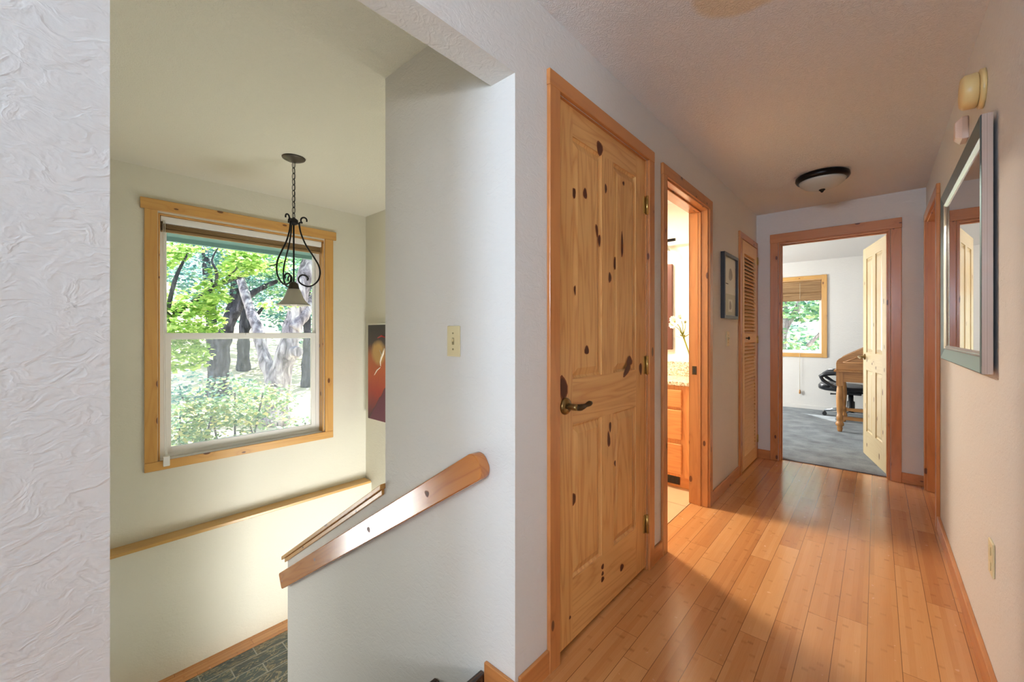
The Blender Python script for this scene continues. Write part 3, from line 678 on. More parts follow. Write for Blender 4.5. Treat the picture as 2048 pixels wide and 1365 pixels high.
b.box(-3.872, -3.862, 1.06, 1.11, 1.206, 1.222)
sl = b.build('lower_sash', 'white', W1, bevel=.002)
b = MB(); b.box(-3.884, -3.881, fy0+.072, fy1-.072, .385, 1.18); b.build('pane', 'glass', sl)
b = MB(); b.poly([(-3.9165, fy0+.033, .341), (-3.9165, fy1-.033, .341), (-3.9165, fy1-.033, 1.174), (-3.9165, fy0+.033, 1.174)]); b.build('insect_screen', 'screen', W1)

SH = empty('window_shade', (-3.84, 1.085, 2.06)); tag(SH, 'tan cellular shade drawn up under its white head rail in the stairwell window', 'window shade')
b = MB(); b.box(-3.862, -3.815, .517, 1.651, 2.012, 2.061); b.build('head_rail', 'white', SH, bevel=.004)
b = MB()
for k in range(4): b.tube([(-3.838, .522, 2.006-k*.011), (-3.838, 1.646, 2.006-k*.011)], .0062, 8)
b.box(-3.852, -3.824, .522, 1.646, 1.952, 1.968)
b.build('shade_fabric', 'cellular', SH)
b = MB(); b.tube([(-3.809, .53, 2.03), (-3.806, .532, 1.2), (-3.792, .536, .40), (-3.779, .540, .345)], .0022, 6); b.tube([(-3.809, .54, 2.03), (-3.806, .542, 1.2), (-3.791, .546, .40), (-3.779, .546, .345)], .0022, 6); b.build('pull_cord', 'white', SH)
b = MB(); b.box(-3.7795, -3.762, .525, .562, .275, .345); b.build('cord_weight', 'white', SH, bevel=.004)
# sash-lock side bracket
b = MB(); b.box(-3.815, -3.808, .518, .530, 1.96, 2.02); b.build('end_bracket', 'brass_dark', SH)

W2 = empty('window_2', (-1.03, 8.06, 0)); tag(W2, 'pine-trimmed window in the far room', 'window', kind='structure')
wy = 8.06-.018
casing(W2, 'pine_win', [(-1.482, -1.42, wy, 8.06, .837, 2.139), (-.638, -.576, wy, 8.06, .837, 2.139), (-1.42, -.638, wy, 8.06, 2.077, 2.139), (-1.42, -.638, wy, 8.06, .837, .898)])
casing(W2, 'pine_win', [(-1.4195, -1.41, 8.06, 8.15, .9, 2.0745), (-.648, -.6385, 8.06, 8.15, .9, 2.0745), (-1.41, -.648, 8.06, 8.15, 2.065, 2.0745)], 'jamb')
b = MB()
for d in ((-1.41, -1.375), (-.683, -.648)): b.box(d[0], d[1], 8.13, 8.17, .905, 2.065)
b.box(-1.375, -.683, 8.13, 8.17, .905, .945); b.box(-1.375, -.683, 8.13, 8.17, 2.03, 2.065); b.box(-1.41, -.648, 8.055, 8.13, .9, .912)
b.build('window_frame', 'white', W2, bevel=.002)
b = MB(); b.box(-1.375, -.683, 8.148, 8.152, .945, 2.03); b.build('pane', 'glass', W2)
WS = empty('woven_shade', (-1.03, 8.09, 2.06)); tag(WS, 'woven reed shade half raised in the far room window', 'window shade')
b = MB()
b.box(-1.405, -.655, 8.075, 8.088, 1.885, 2.06)
for k in range(3): b.prism([(8.066-.004*k, 1.80-.016*k+.06), (8.060-.006*k, 1.80-.022*k), (8.075-.002*k, 1.786-.022*k), (8.086, 1.80-.02*k), (8.088, 1.885)], 'yz', -1.405, -.655)
b.build('reed_panel', 'reed', WS)
b = MB(); b.tube([(-.926, 8.052, 2.03), (-.926, 8.050, 1.0), (-.926, 8.036, .84), (-.926, 8.036, .30)], .0025, 6); b.build('pull_cord', 'cord', WS)
b = MB(); b.lathe([(.004, .05), (.010, .03), (.014, .005), (.011, -.02), (.003, -.022)], (-.926, 8.036, .262), seg=12); b.build('tassel', 'oak', WS)

# plain frames of windows out of view, some added only to house fill lamps
def plain_window(name, label, boxes):
    w = empty(name, (0, 0, 0)); tag(w, label, 'window', kind='structure')
    b = MB()
    for d in boxes: b.box(*d)
    b.build('window_frame', 'white', w)
plain_window('window_3', 'bathroom window', [(-3.90, -3.86, 2.501, 2.53, 1.201, 1.999), (-3.90, -3.86, 2.87, 2.899, 1.201, 1.999), (-3.90, -3.86, 2.53, 2.87, 1.201, 1.23), (-3.90, -3.86, 2.53, 2.87, 1.97, 1.999)])
plain_window('added_window_4', 'unseen far room window added for fill light', [(-3.90, -3.86, 5.701, 5.74, .801, 2.049), (-3.90, -3.86, 7.06, 7.099, .801, 2.049), (-3.90, -3.86, 5.74, 7.06, .801, .84), (-3.90, -3.86, 5.74, 7.06, 2.01, 2.049)])
plain_window('added_window_5', 'unseen window added for the side lamp', [(1.63, 1.67, -2.749, -2.71, .901, 1.999), (1.63, 1.67, -1.89, -1.851, .901, 1.999), (1.63, 1.67, -2.71, -1.89, .901, .94), (1.63, 1.67, -2.71, -1.89, 1.96, 1.999)])
plain_window('added_window_7', 'unseen back window added for hall fill light', [(-.749, -.71, -2.40, -2.36, 1.201, 2.149), (-.09, -.051, -2.40, -2.36, 1.201, 2.149), (-.71, -.09, -2.40, -2.36, 1.201, 1.24), (-.71, -.09, -2.40, -2.36, 2.11, 2.149)])
wall('wall_entry', [(-3.80, -3.70, -1.4, .16, -1.18, -.236)], 'stairwell wall around the glazed entry', mat='wall_cream')
plain_window('window_6', 'glazed entry beside the landing', [(-3.6995, -3.67, -.70, -.64, -1.177, -.24), (-3.6995, -3.67, .07, .13, -1.177, -.24), (-3.6995, -3.67, -.64, .07, -.29, -.24), (-3.6995, -3.67, -.64, .07, -1.177, -1.10)])
one('entry_glass', lambda b: b.box(-3.6995, -3.695, -.64, .07, -1.10, -.29), 'frosted', bpy.data.objects['window_6'])

# ------------------------------------------------------------------ stairs
ST = empty('staircase', (-1.9, .54, -1.18)); tag(ST, 'dark stained stair treads descending beneath the handrail', 'stairs')
rise, run, nx = 1.213/7, 0.26, -1.044
b = MB(); b.box(nx, -1.0195, .065, 1.0085, .0005, .033); b.box(nx, -1.0005, .065, 1.0085, -.02, -.0005); b.build('landing_nosing', 'dark_tread', ST, bevel=.004)
for i in range(1, 7):
    zt = .033-rise*i; xn = nx-run*i
    b = MB(); b.box(xn, xn+run+.022, .065, 1.0085, zt-.03, zt); b.build('tread', 'dark_tread', ST, bevel=.004)
    b = MB(); b.box(xn+run+.022, xn+run+.036, .065, 1.0085, zt, zt+rise-.031); b.build('riser', 'dark_tread', ST)
b = MB(); b.box(xn+.022, xn+.036, .065, 1.0085, -1.18, zt-.031); b.build('riser', 'dark_tread', ST)
# handrail board
HR = MB(); hs = .6216; hy0, hy1 = .966, 1.0092
def rail_poly():
    c0 = Vector((-2.812, -.345)); c1 = Vector((-1.035, -.345+hs*(2.812-1.035))); d = (c1-c0).normalized(); n = Vector((-d[1], d[0])); h = .0475; r = .016
    pts = []
    # left end: small corner radii, right end: rounder
    for (c, sx, rr) in ((c1, 1, .040), (c0, -1, .014)):
        for (sn) in ((-1, 1) if sx > 0 else (1, -1)):
            cc = c + d*sx*(.03-rr) + n*sn*(h-rr)
            a0 = math.atan2(d[1], d[0])
            base = {(1, -1): -PI/2, (1, 1): 0, (-1, 1): PI/2, (-1, -1): PI}[(sx, sn)]
            for k in range(11): 
                a = a0+base+k*PI/2/10; pts.append((cc[0]+rr*math.cos(a), cc[1]+rr*math.sin(a)))
    return pts, d
rp, rd = rail_poly()
HR.prism(rp, 'xz', hy0, hy1, uvdir=tuple(rd), smooth=True)
for (px_, dz, ru) in ((-1.30, .004, .014), (-1.74, -.002, .014), (-2.32, 0.008, .010), (-2.80, -.005, .006)):
    zc = -.345+hs*(px_+2.812)+dz
    HR.ellipse((px_, hy0-.0005, zc), ru, ru*.9, 'xz', 2); HR.ellipse((px_, hy0-.0008, zc), ru*.65, ru*.6, 'xz', 1)
o = HR.build('handrail', ['rail', 'knot', 'knot_red'], bevel=.004); tag(o, 'flat honey-brown wooden handrail board sloping down the white stair wall', 'handrail')

# ------------------------------------------------------------------ wall plates and gadgets
def switch_plate(name, c, axis, label, tog=True):
    e = empty(name, c); tag(e, label, 'light switch' if tog else 'wall plate')
    def B(b, u0, u1, d0, d1, z0, z1, mi=0):
        if axis == 'y-': b.box(c[0]+u0, c[0]+u1, c[1]-d1, c[1]-d0, c[2]+z0, c[2]+z1, mi=mi)
        elif axis == 'x+': b.box(c[0]+d0, c[0]+d1, c[1]+u0, c[1]+u1, c[2]+z0, c[2]+z1, mi=mi)
        else: b.box(c[0]-d1, c[0]-d0, c[1]+u0, c[1]+u1, c[2]+z0, c[2]+z1, mi=mi)
    b = MB(); B(b, -.036, .036, 0, .006, -.058, .058); b.build('plate', 'ivory', e, bevel=.003)
    if tog:
        b = MB(); B(b, -.006, .006, .006, .0065, -.013, .013); b.build('slot', 'ivory_dark', e)
        b = MB(); B(b, -.005, .005, .0065, .017, -.002, .010); b.build('toggle', 'ivory', e, bevel=.002)
    for zz in (.030, -.030) if tog else (0,):
        b = MB(); B(b, -.003, .003, .006, .0075, zz-.003, zz+.003); b.build('screw', 'ivory_dark', e)
    return e
switch_plate('light_switch', (-1.190, 1.0098, 1.190), 'y-', 'ivory toggle switch plate on the white wall above the handrail')
switch_plate('light_switch', (XL+.0002, 3.57, 1.176), 'x+', 'ivory toggle switch plate below the black framed prints')
e = empty('wall_outlet', (XR-.0002, 2.12, .455)); tag(e, 'ivory outlet plate low on the beige wall beneath the mirror', 'outlet')
b = MB(); b.box(XR-.0065, XR-.0002, 2.084, 2.156, .40, .515); b.build('plate', 'ivory', e, bevel=.003)
for zz in (.432, .483):
    b = MB(); b.box(XR-.009, XR-.0066, 2.105, 2.135, zz-.014, zz+.014); b.build('receptacle', 'ivory', e, bevel=.003)

e = empty('smoke_detector', (XR-.0003, 2.275, 2.12)); tag(e, 'yellowed round smoke detector high on the beige wall above the mirror', 'detector')
b = MB(); b.lathe([(.069, -.0005), (.069, -.012), (.060, -.016)], (XR, 2.275, 2.12), 'x', 40); b.build('mounting_base', 'yellowed', e)
b = MB(); b.lathe([(.055, -.016), (.062, -.020), (.060, -.052), (.052, -.060), (.001, -.063)], (XR, 2.275, 2.12), 'x', 40); b.build('cover', 'yellowed', e)
b = MB()
lv = [(0, XR-.0003), (0, XR-.020), (.016, XR-.040)]
rg = [[(x, 2.600+i, 2.056+i), (x, 2.680-i, 2.056+i), (x, 2.680-i, 2.152-i), (x, 2.600+i, 2.152-i)] for i, x in lv]
for a in range(2):
    for k in range(4): b.poly([rg[a][k], rg[a][(k+1) % 4], rg[a+1][(k+1) % 4], rg[a+1][k]])
b.poly(rg[2]); b.poly(rg[0])
tag(b.build('door_chime', 'pinkish', bevel=.004), 'small off-white chime box on the wall beside the yellowed detector', 'chime')

# big mirror on the right wall
mx0 = 0.256; my0, my1, mz0, mz1 = 2.045, 3.165, 1.085, 1.945
MR = empty('wall_mirror', (.27, 2.6, 1.1)); tag(MR, 'large pewter and silver framed mirror on the beige right wall', 'mirror')
fw = .075
def frame_ring(b, lv, mi=0):
    """lv: (inset, x) profile rings around the rectangle"""
    rings = [[(x, my0+i, mz0+i), (x, my1-i, mz0+i), (x, my1-i, mz1-i), (x, my0+i, mz1-i)] for i, x in lv]
    for a in range(len(rings)-1):
        for k in range(4):
            p = [rings[a][k], rings[a][(k+1) % 4], rings[a+1][(k+1) % 4], rings[a+1][k]]
            b.poly(p, [(q[1]+q[2]*(k % 2 == 0), q[0]*10+a*.1) for q in p], mi)
b = MB(); frame_ring(b, [(.0, mx0+.003), (.004, mx0), (.045, mx0+.009), (.052, mx0+.011)]); b.build('frame', 'pewter', MR)
b = MB(); frame_ring(b, [(.052, mx0+.011), (.056, mx0+.007), (.060, mx0+.012), (.064, mx0+.009), (.070, mx0+.015), (fw, mx0+.018)]); b.build('beading', 'pewter_bead', MR)
b = MB(); frame_ring(b, [(.0, mx0+.004), (.0, .285), (.02, .285)]); b.build('frame_side', 'frameside', MR)
b = MB(); b.box(mx0+.0165, .284, my0+.02, my1-.02, mz0+.02, mz1-.02); b.build('glass', 'mirror', MR)

# framed prints
PF = empty('picture_frame', (XL+.012, 3.585, 1.34)); tag(PF, 'black framed pair of sketch prints between bathroom doorway and louvered door', 'picture')
pa, pb, pz0, pz1 = 3.378, 3.79, 1.335, 1.842; px0, px1 = XL+.0005, XL+.030
b = MB(); w = .024
for d in ((pa, pa+w, pz0, pz1), (pb-w, pb, pz0, pz1), (pa+w, pb-w, pz0, pz0+w), (pa+w, pb-w, pz1-w, pz1)): b.box(px0, px1, *d)
b.build('frame', 'blackframe', PF)
b = MB(); b.box(px0, px0+.012, pa+w, pb-w, pz0+w, pz1-w); b.build('backing', 'paper', PF)
xx = px0+.0125
b = MB(); b.box(xx-.0004, xx, pa+.03, pb-.03, pz0+.03, 1.53); b.box(xx, xx+.0004, 3.54, 3.66, 1.39, 1.49, mi=1)
b.ellipse((xx+.0008, 3.60, 1.44), .035, .035, 'yz', 2)
b.build('lower_print', ['mat_grey', 'paper', 'sketch'], PF, fixn=False)
b = MB(); b.box(xx-.0004, xx+.0002, pa+.03, pb-.03, 1.545, pz1-.03); b.ellipse((xx+.0008, 3.61, 1.69), .055, .045, 'yz', 1); b.ellipse((xx+.0009, 3.60, 1.66), .05, .02, 'yz', 1); b.box(xx+.0003, xx+.0008, 3.47, 3.54, 1.605, 1.612, mi=2)
b.build('upper_print', ['paper', 'sketch', 'ink'], PF, fixn=False)

# canvas painting on the stairwell back wall
CP = empty('canvas_painting', (-3.48, 2.06, .4)); tag(CP, 'tall narrow abstract canvas in red orange and purple on the stairwell wall', 'painting')
qx0, qx1, qz0, qz1, qy = -3.70, -3.22, .392, 1.312, 2.048
b = MB(); b.box(qx0, qx1, qy, 2.0795, qz0, qz1); b.build('canvas', 'canvas_edge', CP)
b = MB(); b.poly([(qx0+.004, qy-.0006, qz0+.004), (qx1-.004, qy-.0006, qz0+.004), (qx1-.004, qy-.0006, qz1-.012), (qx0+.004, qy-.0006, qz1-.012)], [(0, 0), (1, 0), (1, 1), (0, 1)])
b.build('painted_face', 'painting', CP, fixn=False)
b = MB()
def stroke(pts, rad):
    b.tube([(x, qy-.0015, z) for x, z in pts], [r*1.0 for r in rad], 6)
stroke([(-3.40, 1.08), (-3.42, 1.03), (-3.45, .99), (-3.47, .95), (-3.465, .91)], [.006, .012, .011, .007, .003])
stroke([(-3.48, 1.06), (-3.455, 1.03), (-3.44, 1.00)], [.004, .006, .004]); stroke([(-3.47, .90), (-3.53, .87), (-3.58, .82)], [.003, .006, .002])
b.build('brush_strokes', 'swirl', CP)
b = MB(); b.tube([(-3.52, qy-.001, 1.175), (-3.45, qy-.001, 1.195), (-3.38, qy-.001, 1.180)], [.004, .010, .003], 6); b.build('red_stroke', 'red_dab', CP)

# ------------------------------------------------------------------ lamps
PX_, PY_ = -2.88, 1.065
PL = empty('pendant_lamp', (PX_, PY_, ZC)); tag(PL, 'black scrolled iron pendant lamp with frosted bell shade hanging before the window', 'pendant lamp')
b = MB(); b.lathe([(.001, -.030), (.012, -.030), (.020, -.022), (.050, -.016), (.068, -.007), (.071, -.0005)], (PX_, PY_, ZC), seg=36); b.build('canopy', 'bronze', PL)
b = MB(); zt, zb = 2.352, 1.978; n = 10; lk = (zt-zb)/n
for k in range(n):
    zc = zt-lk*(k+.5); hh = lk*.60; ww = .0115; pts = []
    for a in range(13):
        t = 2*PI*a/12; u = ww*math.cos(t); z = zc+hh*math.sin(t)
        rot = (k % 2)*PI/2+.5
        pts.append((PX_+u*math.cos(rot), PY_+u*math.sin(rot), z))
    b.tube(pts, .0022, 6, caps=False)
b.tube([(PX_+.003, PY_, 2.352), (PX_+.002, PY_+.003, 2.15), (PX_, PY_, 1.975)], .002, 6)
b.build('chain', 'iron', PL)
b = MB(); b.lathe([(.004, .030), (.010, .024), (.026, .012), (.028, -.012), (.014, -.020), (.006, -.024)], (PX_, PY_, 1.958), seg=24); b.build('hub', 'iron', PL)
b = MB(); b.tube([(PX_, PY_, 1.94), (PX_, PY_, 1.545)], .0055, 10); b.build('centre_rod', 'iron', PL)
def arm_path():
    P = []
    # top scroll (r, z)
    for k in range(9):
        a = math.radians(-20+k*32); P.append((.060+.018*math.cos(a), 1.972+.020*math.sin(a)))
    P += [(.034, 1.955), (.034, 1.93), (.044, 1.88), (.072, 1.81), (.115, 1.74), (.148, 1.68), (.158, 1.63), (.148, 1.58), (.118, 1.545), (.085, 1.533), (.050, 1.545), (.030, 1.565), (.030, 1.590), (.048, 1.608), (.072, 1.604), (.085, 1.588), (.080, 1.573)]
    # Catmull-Rom smoothing
    out = []
    for i in range(len(P)-1):
        p0, p1, p2, p3 = P[max(i-1, 0)], P[i], P[i+1], P[min(i+2, len(P)-1)]
        for t in (0, .25, .5, .75):
            out.append(tuple(.5*((2*p1[j])+(-p0[j]+p2[j])*t+(2*p0[j]-5*p1[j]+4*p2[j]-p3[j])*t*t+(-p0[j]+3*p1[j]-3*p2[j]+p3[j])*t**3) for j in (0, 1)))
    return out+[P[-1]]
AP = arm_path(); a0 = math.radians(41.66+21.5)
for k in range(3):
    a = a0+k*2*PI/3; ca_, sa_ = math.cos(a), math.sin(a)
    b = MB(); b.tube([(PX_+r*ca_, PY_+r*sa_, z) for r, z in AP], .0052, 8); b.build('arm', 'iron', PL)
b = MB(); b.lathe([(.012, .025), (.026, .012), (.034, -.020), (.036, -.024)], (PX_, PY_, 1.535), seg=24); b.build('shade_holder', 'bronze', PL)
b = MB(); b.lathe([(.036, 1.512), (.044, 1.495), (.052, 1.470), (.066, 1.440), (.086, 1.418), (.104, 1.406), (.100, 1.404), (.083, 1.414), (.063, 1.437), (.049, 1.468), (.041, 1.493), (.034, 1.508)], (PX_, PY_, 0), seg=36); b.build('glass_shade', 'frosted', PL)
b = MB(); b.lathe([(.010, 1.51), (.014, 1.47), (.026, 1.44), (.028, 1.425), (.018, 1.403), (.001, 1.397)], (PX_, PY_, 0), seg=20); b.build('bulb', 'bulb_off', PL)

CX_, CY_ = -.298, 3.75
CLT = empty('ceiling_light', (CX_, CY_, ZC)); tag(CLT, 'flush ceiling light with dark bronze rim and frosted bowl in the hall', 'ceiling light')
b = MB(); b.lathe([(.150, -.0005), (.160, -.010), (.162, -.028), (.154, -.042), (.140, -.046)], (CX_, CY_, ZC), seg=48); b.build('rim', 'darkbronze', CLT)
b = MB(); b.lathe([(.143, -.042), (.132, -.062), (.105, -.085), (.06, -.102), (.001, -.108)], (CX_, CY_, ZC), seg=48); b.build('glass_bowl', 'frosted', CLT)
b = MB(); b.lathe([(.018, -.104), (.020, -.112), (.012, -.118), (.006, -.128), (.001, -.130)], (CX_, CY_, ZC), seg=20); b.build('finial', 'darkbronze', CLT)

# ------------------------------------------------------------------ bathroom
VC = empty('vanity_cabinet', (-1.6, 3.47, 0)); tag(VC, 'pine vanity cabinet with a bank of drawers in the bathroom', 'cabinet')
vy = 3.25
b = MB(); b.box(-2.4, -1.0085+.0, vy, 3.698, .10, .812, 'z'); b.build('carcass', 'vanity', VC)
b = MB(); b.box(-2.4, -1.0085, vy+.05, 3.698, 0, .099); b.build('toe_kick', 'vanity', VC)
for z0, z1 in ((.640, .780), (.390, .622), (.122, .358)):
    b = MB(); b.box(-1.55, -1.125, vy-.018, vy-.0002, z0, z1, 'x'); b.build('drawer', 'vanity', VC, bevel=.008)
for k in range(2):
    b = MB(); b.box(-2.37+.40*k, -1.99+.40*k, vy-.018, vy-.0002, .122, .780, 'z'); b.build('cabinet_door', 'vanity', VC, bevel=.008)
CT = empty('countertop', (-1.6, 3.4, .812)); tag(CT, 'speckled granite countertop with backsplash on the vanity', 'countertop')
b = MB(); b.box(-2.42, -1.0085, vy-.025, 3.699, .8125, .845); b.build('slab', 'granite', CT, bevel=.004)
b = MB(); b.box(-2.42, -1.0085, 3.679, 3.699, .8452, .968); b.build('backsplash', 'granite', CT, bevel=.003)
TV = empty('floor_vent', (-1.3, vy+.045, .06)); tag(TV, 'dark metal vent grille in the vanity toe kick', 'vent')
b = MB(); b.box(-1.46, -1.16, vy+.044, vy+.0498, .022, .094); b.build('grille_frame', 'ventdark', TV)
b = MB()
for k in range(10): b.box(-1.445+k*.028, -1.425+k*.028, vy+.0425, vy+.0439, .034, .055); b.box(-1.445+k*.028, -1.425+k*.028, vy+.0425, vy+.0439, .061, .082)
b.build('grille_slots', 'blackplastic', TV)
BM = empty('bathroom_mirror', (-1.75, 3.69, 1.06)); tag(BM, 'dark brown framed mirror on the bathroom wall above the counter', 'mirror')
b = MB()
for d in ((-2.15, -2.08, 1.075, 1.84), (-1.43, -1.36, 1.075, 1.84), (-2.08, -1.43, 1.075, 1.14), (-2.08, -1.43, 1.775, 1.84)): b.box(d[0], d[1], 3.672, 3.699, d[2], d[3])
b.build('frame', plain('dark_walnut', (92, 48, 34), 0.4), BM, bevel=.004)
b = MB(); b.box(-2.08, -1.43, 3.688, 3.699, 1.14, 1.775); b.build('glass', 'mirror', BM)
VL = empty('vanity_light', (-1.75, 3.6, 2.04)); tag(VL, 'bronze bar light with white glass shades above the bathroom mirror', 'wall light')
b = MB(); b.tube([(-2.15, 3.60, 2.035), (-1.305, 3.60, 2.035)], .013, 12); b.box(-1.82, -1.68, 3.62, 3.699, 1.99, 2.08); b.tube([(-1.75, 3.62, 2.035), (-1.75, 3.60, 2.035)], .012, 8); b.build('bar', 'darkbronze', VL)
for xx in (-2.08, -1.75, -1.41):
    b = MB(); b.lathe([(.012, 2.022), (.03, 2.01), (.05, 1.97), (.06, 1.94), (.056, 1.94), (.028, 2.0), (.01, 2.015)], (xx, 3.60, 0), seg=20); b.build('glass_shade', 'frosted', VL)
    b = MB(); b.lathe([(.008, 2.01), (.02, 1.975), (.022, 1.955), (.012, 1.938), (.001, 1.934)], (xx, 3.60, 0), seg=14); b.build('bulb', 'bulb', VL)
# flower stem in a slim vase by the door jamb
VS = MB(); vc = (-1.105, 3.45)
VS.lathe([(.001, .8455), (.030, .8456), (.032, .86), (.024, .93), (.018, 1.0), (.022, 1.04), (.019, 1.04), (.015, 1.0), (.020, .93), (.026, .865), (.001, .858)], (vc[0], vc[1], 0), seg=20)
tag(VS.build('flower_vase', 'vase'), 'slim clear vase at the counter end holding white flowers', 'vase')
FS = empty('flower_spray', (vc[0], vc[1], .862)); tag(FS, 'white blossoms on a long yellow-green stem standing on the bathroom counter', 'flower')
s0 = Vector((vc[0]-.004, vc[1], .862)); top = Vector((-1.185, 3.44, 1.20))
b = MB(); b.tube([s0, (-1.118, 3.45, .96), (-1.140, 3.447, 1.06), (-1.165, 3.443, 1.14), top], [.005, .005, .005, .006, .007], 8)
tips = [(-1.255, 3.42, 1.335), (-1.235, 3.40, 1.315), (-1.20, 3.43, 1.345), (-1.265, 3.43, 1.29), (-1.165, 3.44, 1.31)]
for t in tips: b.tube([top, (Vector(t)+top)/2+Vector((.008, 0, .01)), t], [.004, .003, .0025], 6)
b.build('stem', 'stem', FS)
b = MB()
for k in range(16):
    a = k*2.4; l = R.uniform(.05, .09); d = Vector((math.cos(a), math.sin(a)*.6, R.uniform(-.15, .55))).normalized(); s_ = d.cross(Vector((0, 0, 1))).normalized()*.010
    p = top+Vector((0, 0, R.uniform(-.03, .02)))
    b.poly([p, p+d*l*.5+s_, p+d*l, p+d*l*.5-s_])
b.build('leaves', 'stem', FS, fixn=False)
for j, t in enumerate(tips):
    b = MB(); t = Vector(t); rr = .034 if j < 4 else .016
    for k in range(9):
        a = 2*PI*k/9; d = Vector((math.cos(a), -.35, math.sin(a))).normalized(); s_ = d.cross(Vector((0, 1, 0))).normalized()*rr*.42
        b.poly([t, t+d*rr*.6+s_+Vector((0, -.006, 0)), t+d*rr, t+d*rr*.6-s_+Vector((0, -.006, 0))], mi=0)
    b.lathe([(.001, -.006), (.006, -.004), (.007, 0), (.003, .004)], (t[0], t[1]-.008, t[2]), 'y', 10, mi=1)
    b.build('blossom', ['petal', 'stamen'], FS, fixn=False)

# ------------------------------------------------------------------ far room furniture
DK = empty('rolltop_desk', (0, 6.8, 0)); tag(DK, 'oak roll-top desk on turned legs behind the open door', 'desk')
dx0, dx1, dy0, dy1 = -.372, .36, 6.43, 7.25
prof = [(-.372, .769), (-.373, .85), (-.366, .880), (-.345, .906), (-.31, .930), (-.26, .960), (-.205, .992), (-.15, 1.024), (-.09, 1.058), (-.03, 1.075), (.05, 1.08), (dx1-.02, 1.08), (dx1-.02, .769)]
for yy in (dy0, dy1-.022):
    b = MB(); b.prism(prof, 'xz', yy, yy+.022, uvdir=(1, 0)); b.build('side_panel', 'oak', DK, bevel=.003)
b = MB(); tri = [(-.305, .862), (-.05, .99), (.25, .99), (.25, .862)]
for i in range(4):
    a, c = tri[i], tri[(i+1) % 4]; b.tube([(a[0], dy0-.001, a[1]), (c[0], dy0-.001, c[1])], .006, 8)
b.build('side_moulding', 'oak', DK)
b = MB()
roll = [(p[0]+.008, p[1]-.006) for p in prof[1:10]]
for i in range(len(roll)-1):
    for t in (0, .34, .67):
        x = roll[i][0]+(roll[i+1][0]-roll[i][0])*t; z = roll[i][1]+(roll[i+1][1]-roll[i][1])*t
        b.tube([(x, dy0+.0225, z), (x, dy1-.0225, z)], .007, 6)
b.box(-.03, dx1-.02, dy0+.0225, dy1-.0225, 1.06, 1.078, 'y'); b.box(dx1-.04, dx1-.0205, dy0+.0225, dy1-.0225, .77, 1.06)
b.build('tambour_roll', 'oak', DK)
b = MB(); b.box(dx0-.022, dx1, dy0-.018, dy1+.018, .745, .768, 'y'); b.build('writing_top', 'oak', DK, bevel=.005)
b = MB(); b.box(dx0+.05, dx1-.05, dy0+.008, dy0+.028, .625, .744, 'x'); b.box(dx0+.05, dx1-.05, dy1-.028, dy1-.008, .625, .744, 'x'); b.box(dx0+.008, dx0+.028, dy0+.05, dy1-.05, .64, .744, 'y'); b.box(dx1-.028, dx1-.008, dy0+.05, dy1-.05, .64, .744, 'y'); b.build('apron', 'oak', DK)
for xx in (dx0+.034, dx1-.034):
    for yy in (dy0+.034, dy1-.034):
        b = MB(); b.box(xx-.034, xx+.034, yy-.034, yy+.034, .575, .744, 'z')
        b.lathe([(.034, .574), (.026, .566), (.031, .54), (.037, .44), (.036, .36), (.031, .26), (.026, .215), (.034, .205), (.034, .155), (.028, .148), (.036, .125), (.044, .105), (.040, .085), (.026, .07), (.030, .05), (.024, .018), (.020, .0085)], (xx, yy, 0), seg=16); b.build('leg', 'oak', DK)
for yy in (dy0+.034, dy1-.034):
    b = MB(); b.box(dx0+.06, dx1-.06, yy-.012, yy+.012, .158, .20, 'x'); b.build('stretcher', 'oak', DK)
for yy in (dy0+.2, dy1-.2):
    b = MB(); b.lathe([(.004, 0), (.004, -.012), (.012, -.018), (.011, -.025), (.001, -.028)], (dx0+.008, yy, .69), 'x', 12); b.build('drawer_knob', 'brass_dark', DK)

OC = empty('office_chair', (-.275, 7.62, .008)); tag(OC, 'black padded swivel office chair with loop arms by the far window', 'chair')
ox, oy = -.275, 7.62
def pad(name, mat, c, size, parent, p=3.2, T=None, n=(18, 12)):
    b = MB(); vs = []
    for i in range(n[1]+1):
        th = -PI/2+PI*i/n[1]; row = []
        for k in range(n[0]):
            ph = 2*PI*k/n[0]
            sg = lambda v, e: math.copysign(abs(v)**(2/e), v)
            q = Vector((size[0]*sg(math.cos(th), p)*sg(math.cos(ph), p), size[1]*sg(math.cos(th), p)*sg(math.sin(ph), p), size[2]*sg(math.sin(th), 2.3)))
            row.append((T @ q if T else q)+Vector(c))
        vs.append(row)
    for i in range(n[1]):
        for k in range(n[0]):
            k2 = (k+1) % n[0]; b.poly([vs[i][k], vs[i][k2], vs[i+1][k2], vs[i+1][k]], smooth=True)
    return b.build(name, mat, parent)
pad('seat', 'black', (ox-.09, oy, .435), (.285, .27, .055), OC)
pad('seat_front_roll', 'black', (ox-.27, oy, .455), (.10, .262, .048), OC)
b = MB(); b.box(ox-.16, ox+.12, oy-.13, oy+.13, .345, .385); b.build('seat_plate', 'blackplastic', OC, bevel=.01)
b = MB(); b.tube([(ox-.05, oy-.13, .362), (ox-.16, oy-.2, .355), (ox-.22, oy-.21, .355)], [.008, .008, .014], 8); b.build('tilt_lever', 'blackplastic', OC)
Tb = Matrix.Rotation(math.radians(-14), 4, 'Y').to_3x3()
pad('backrest', 'black', (ox+.26, oy, .79), (.06, .245, .30), OC, T=Matrix.Rotation(math.radians(12), 4, 'Y'))
b = MB(); b.tube([(ox+.06, oy, .37), (ox+.22, oy, .39), (ox+.27, oy, .55)], .022, 8); b.build('back_bracket', 'blackplastic', OC)
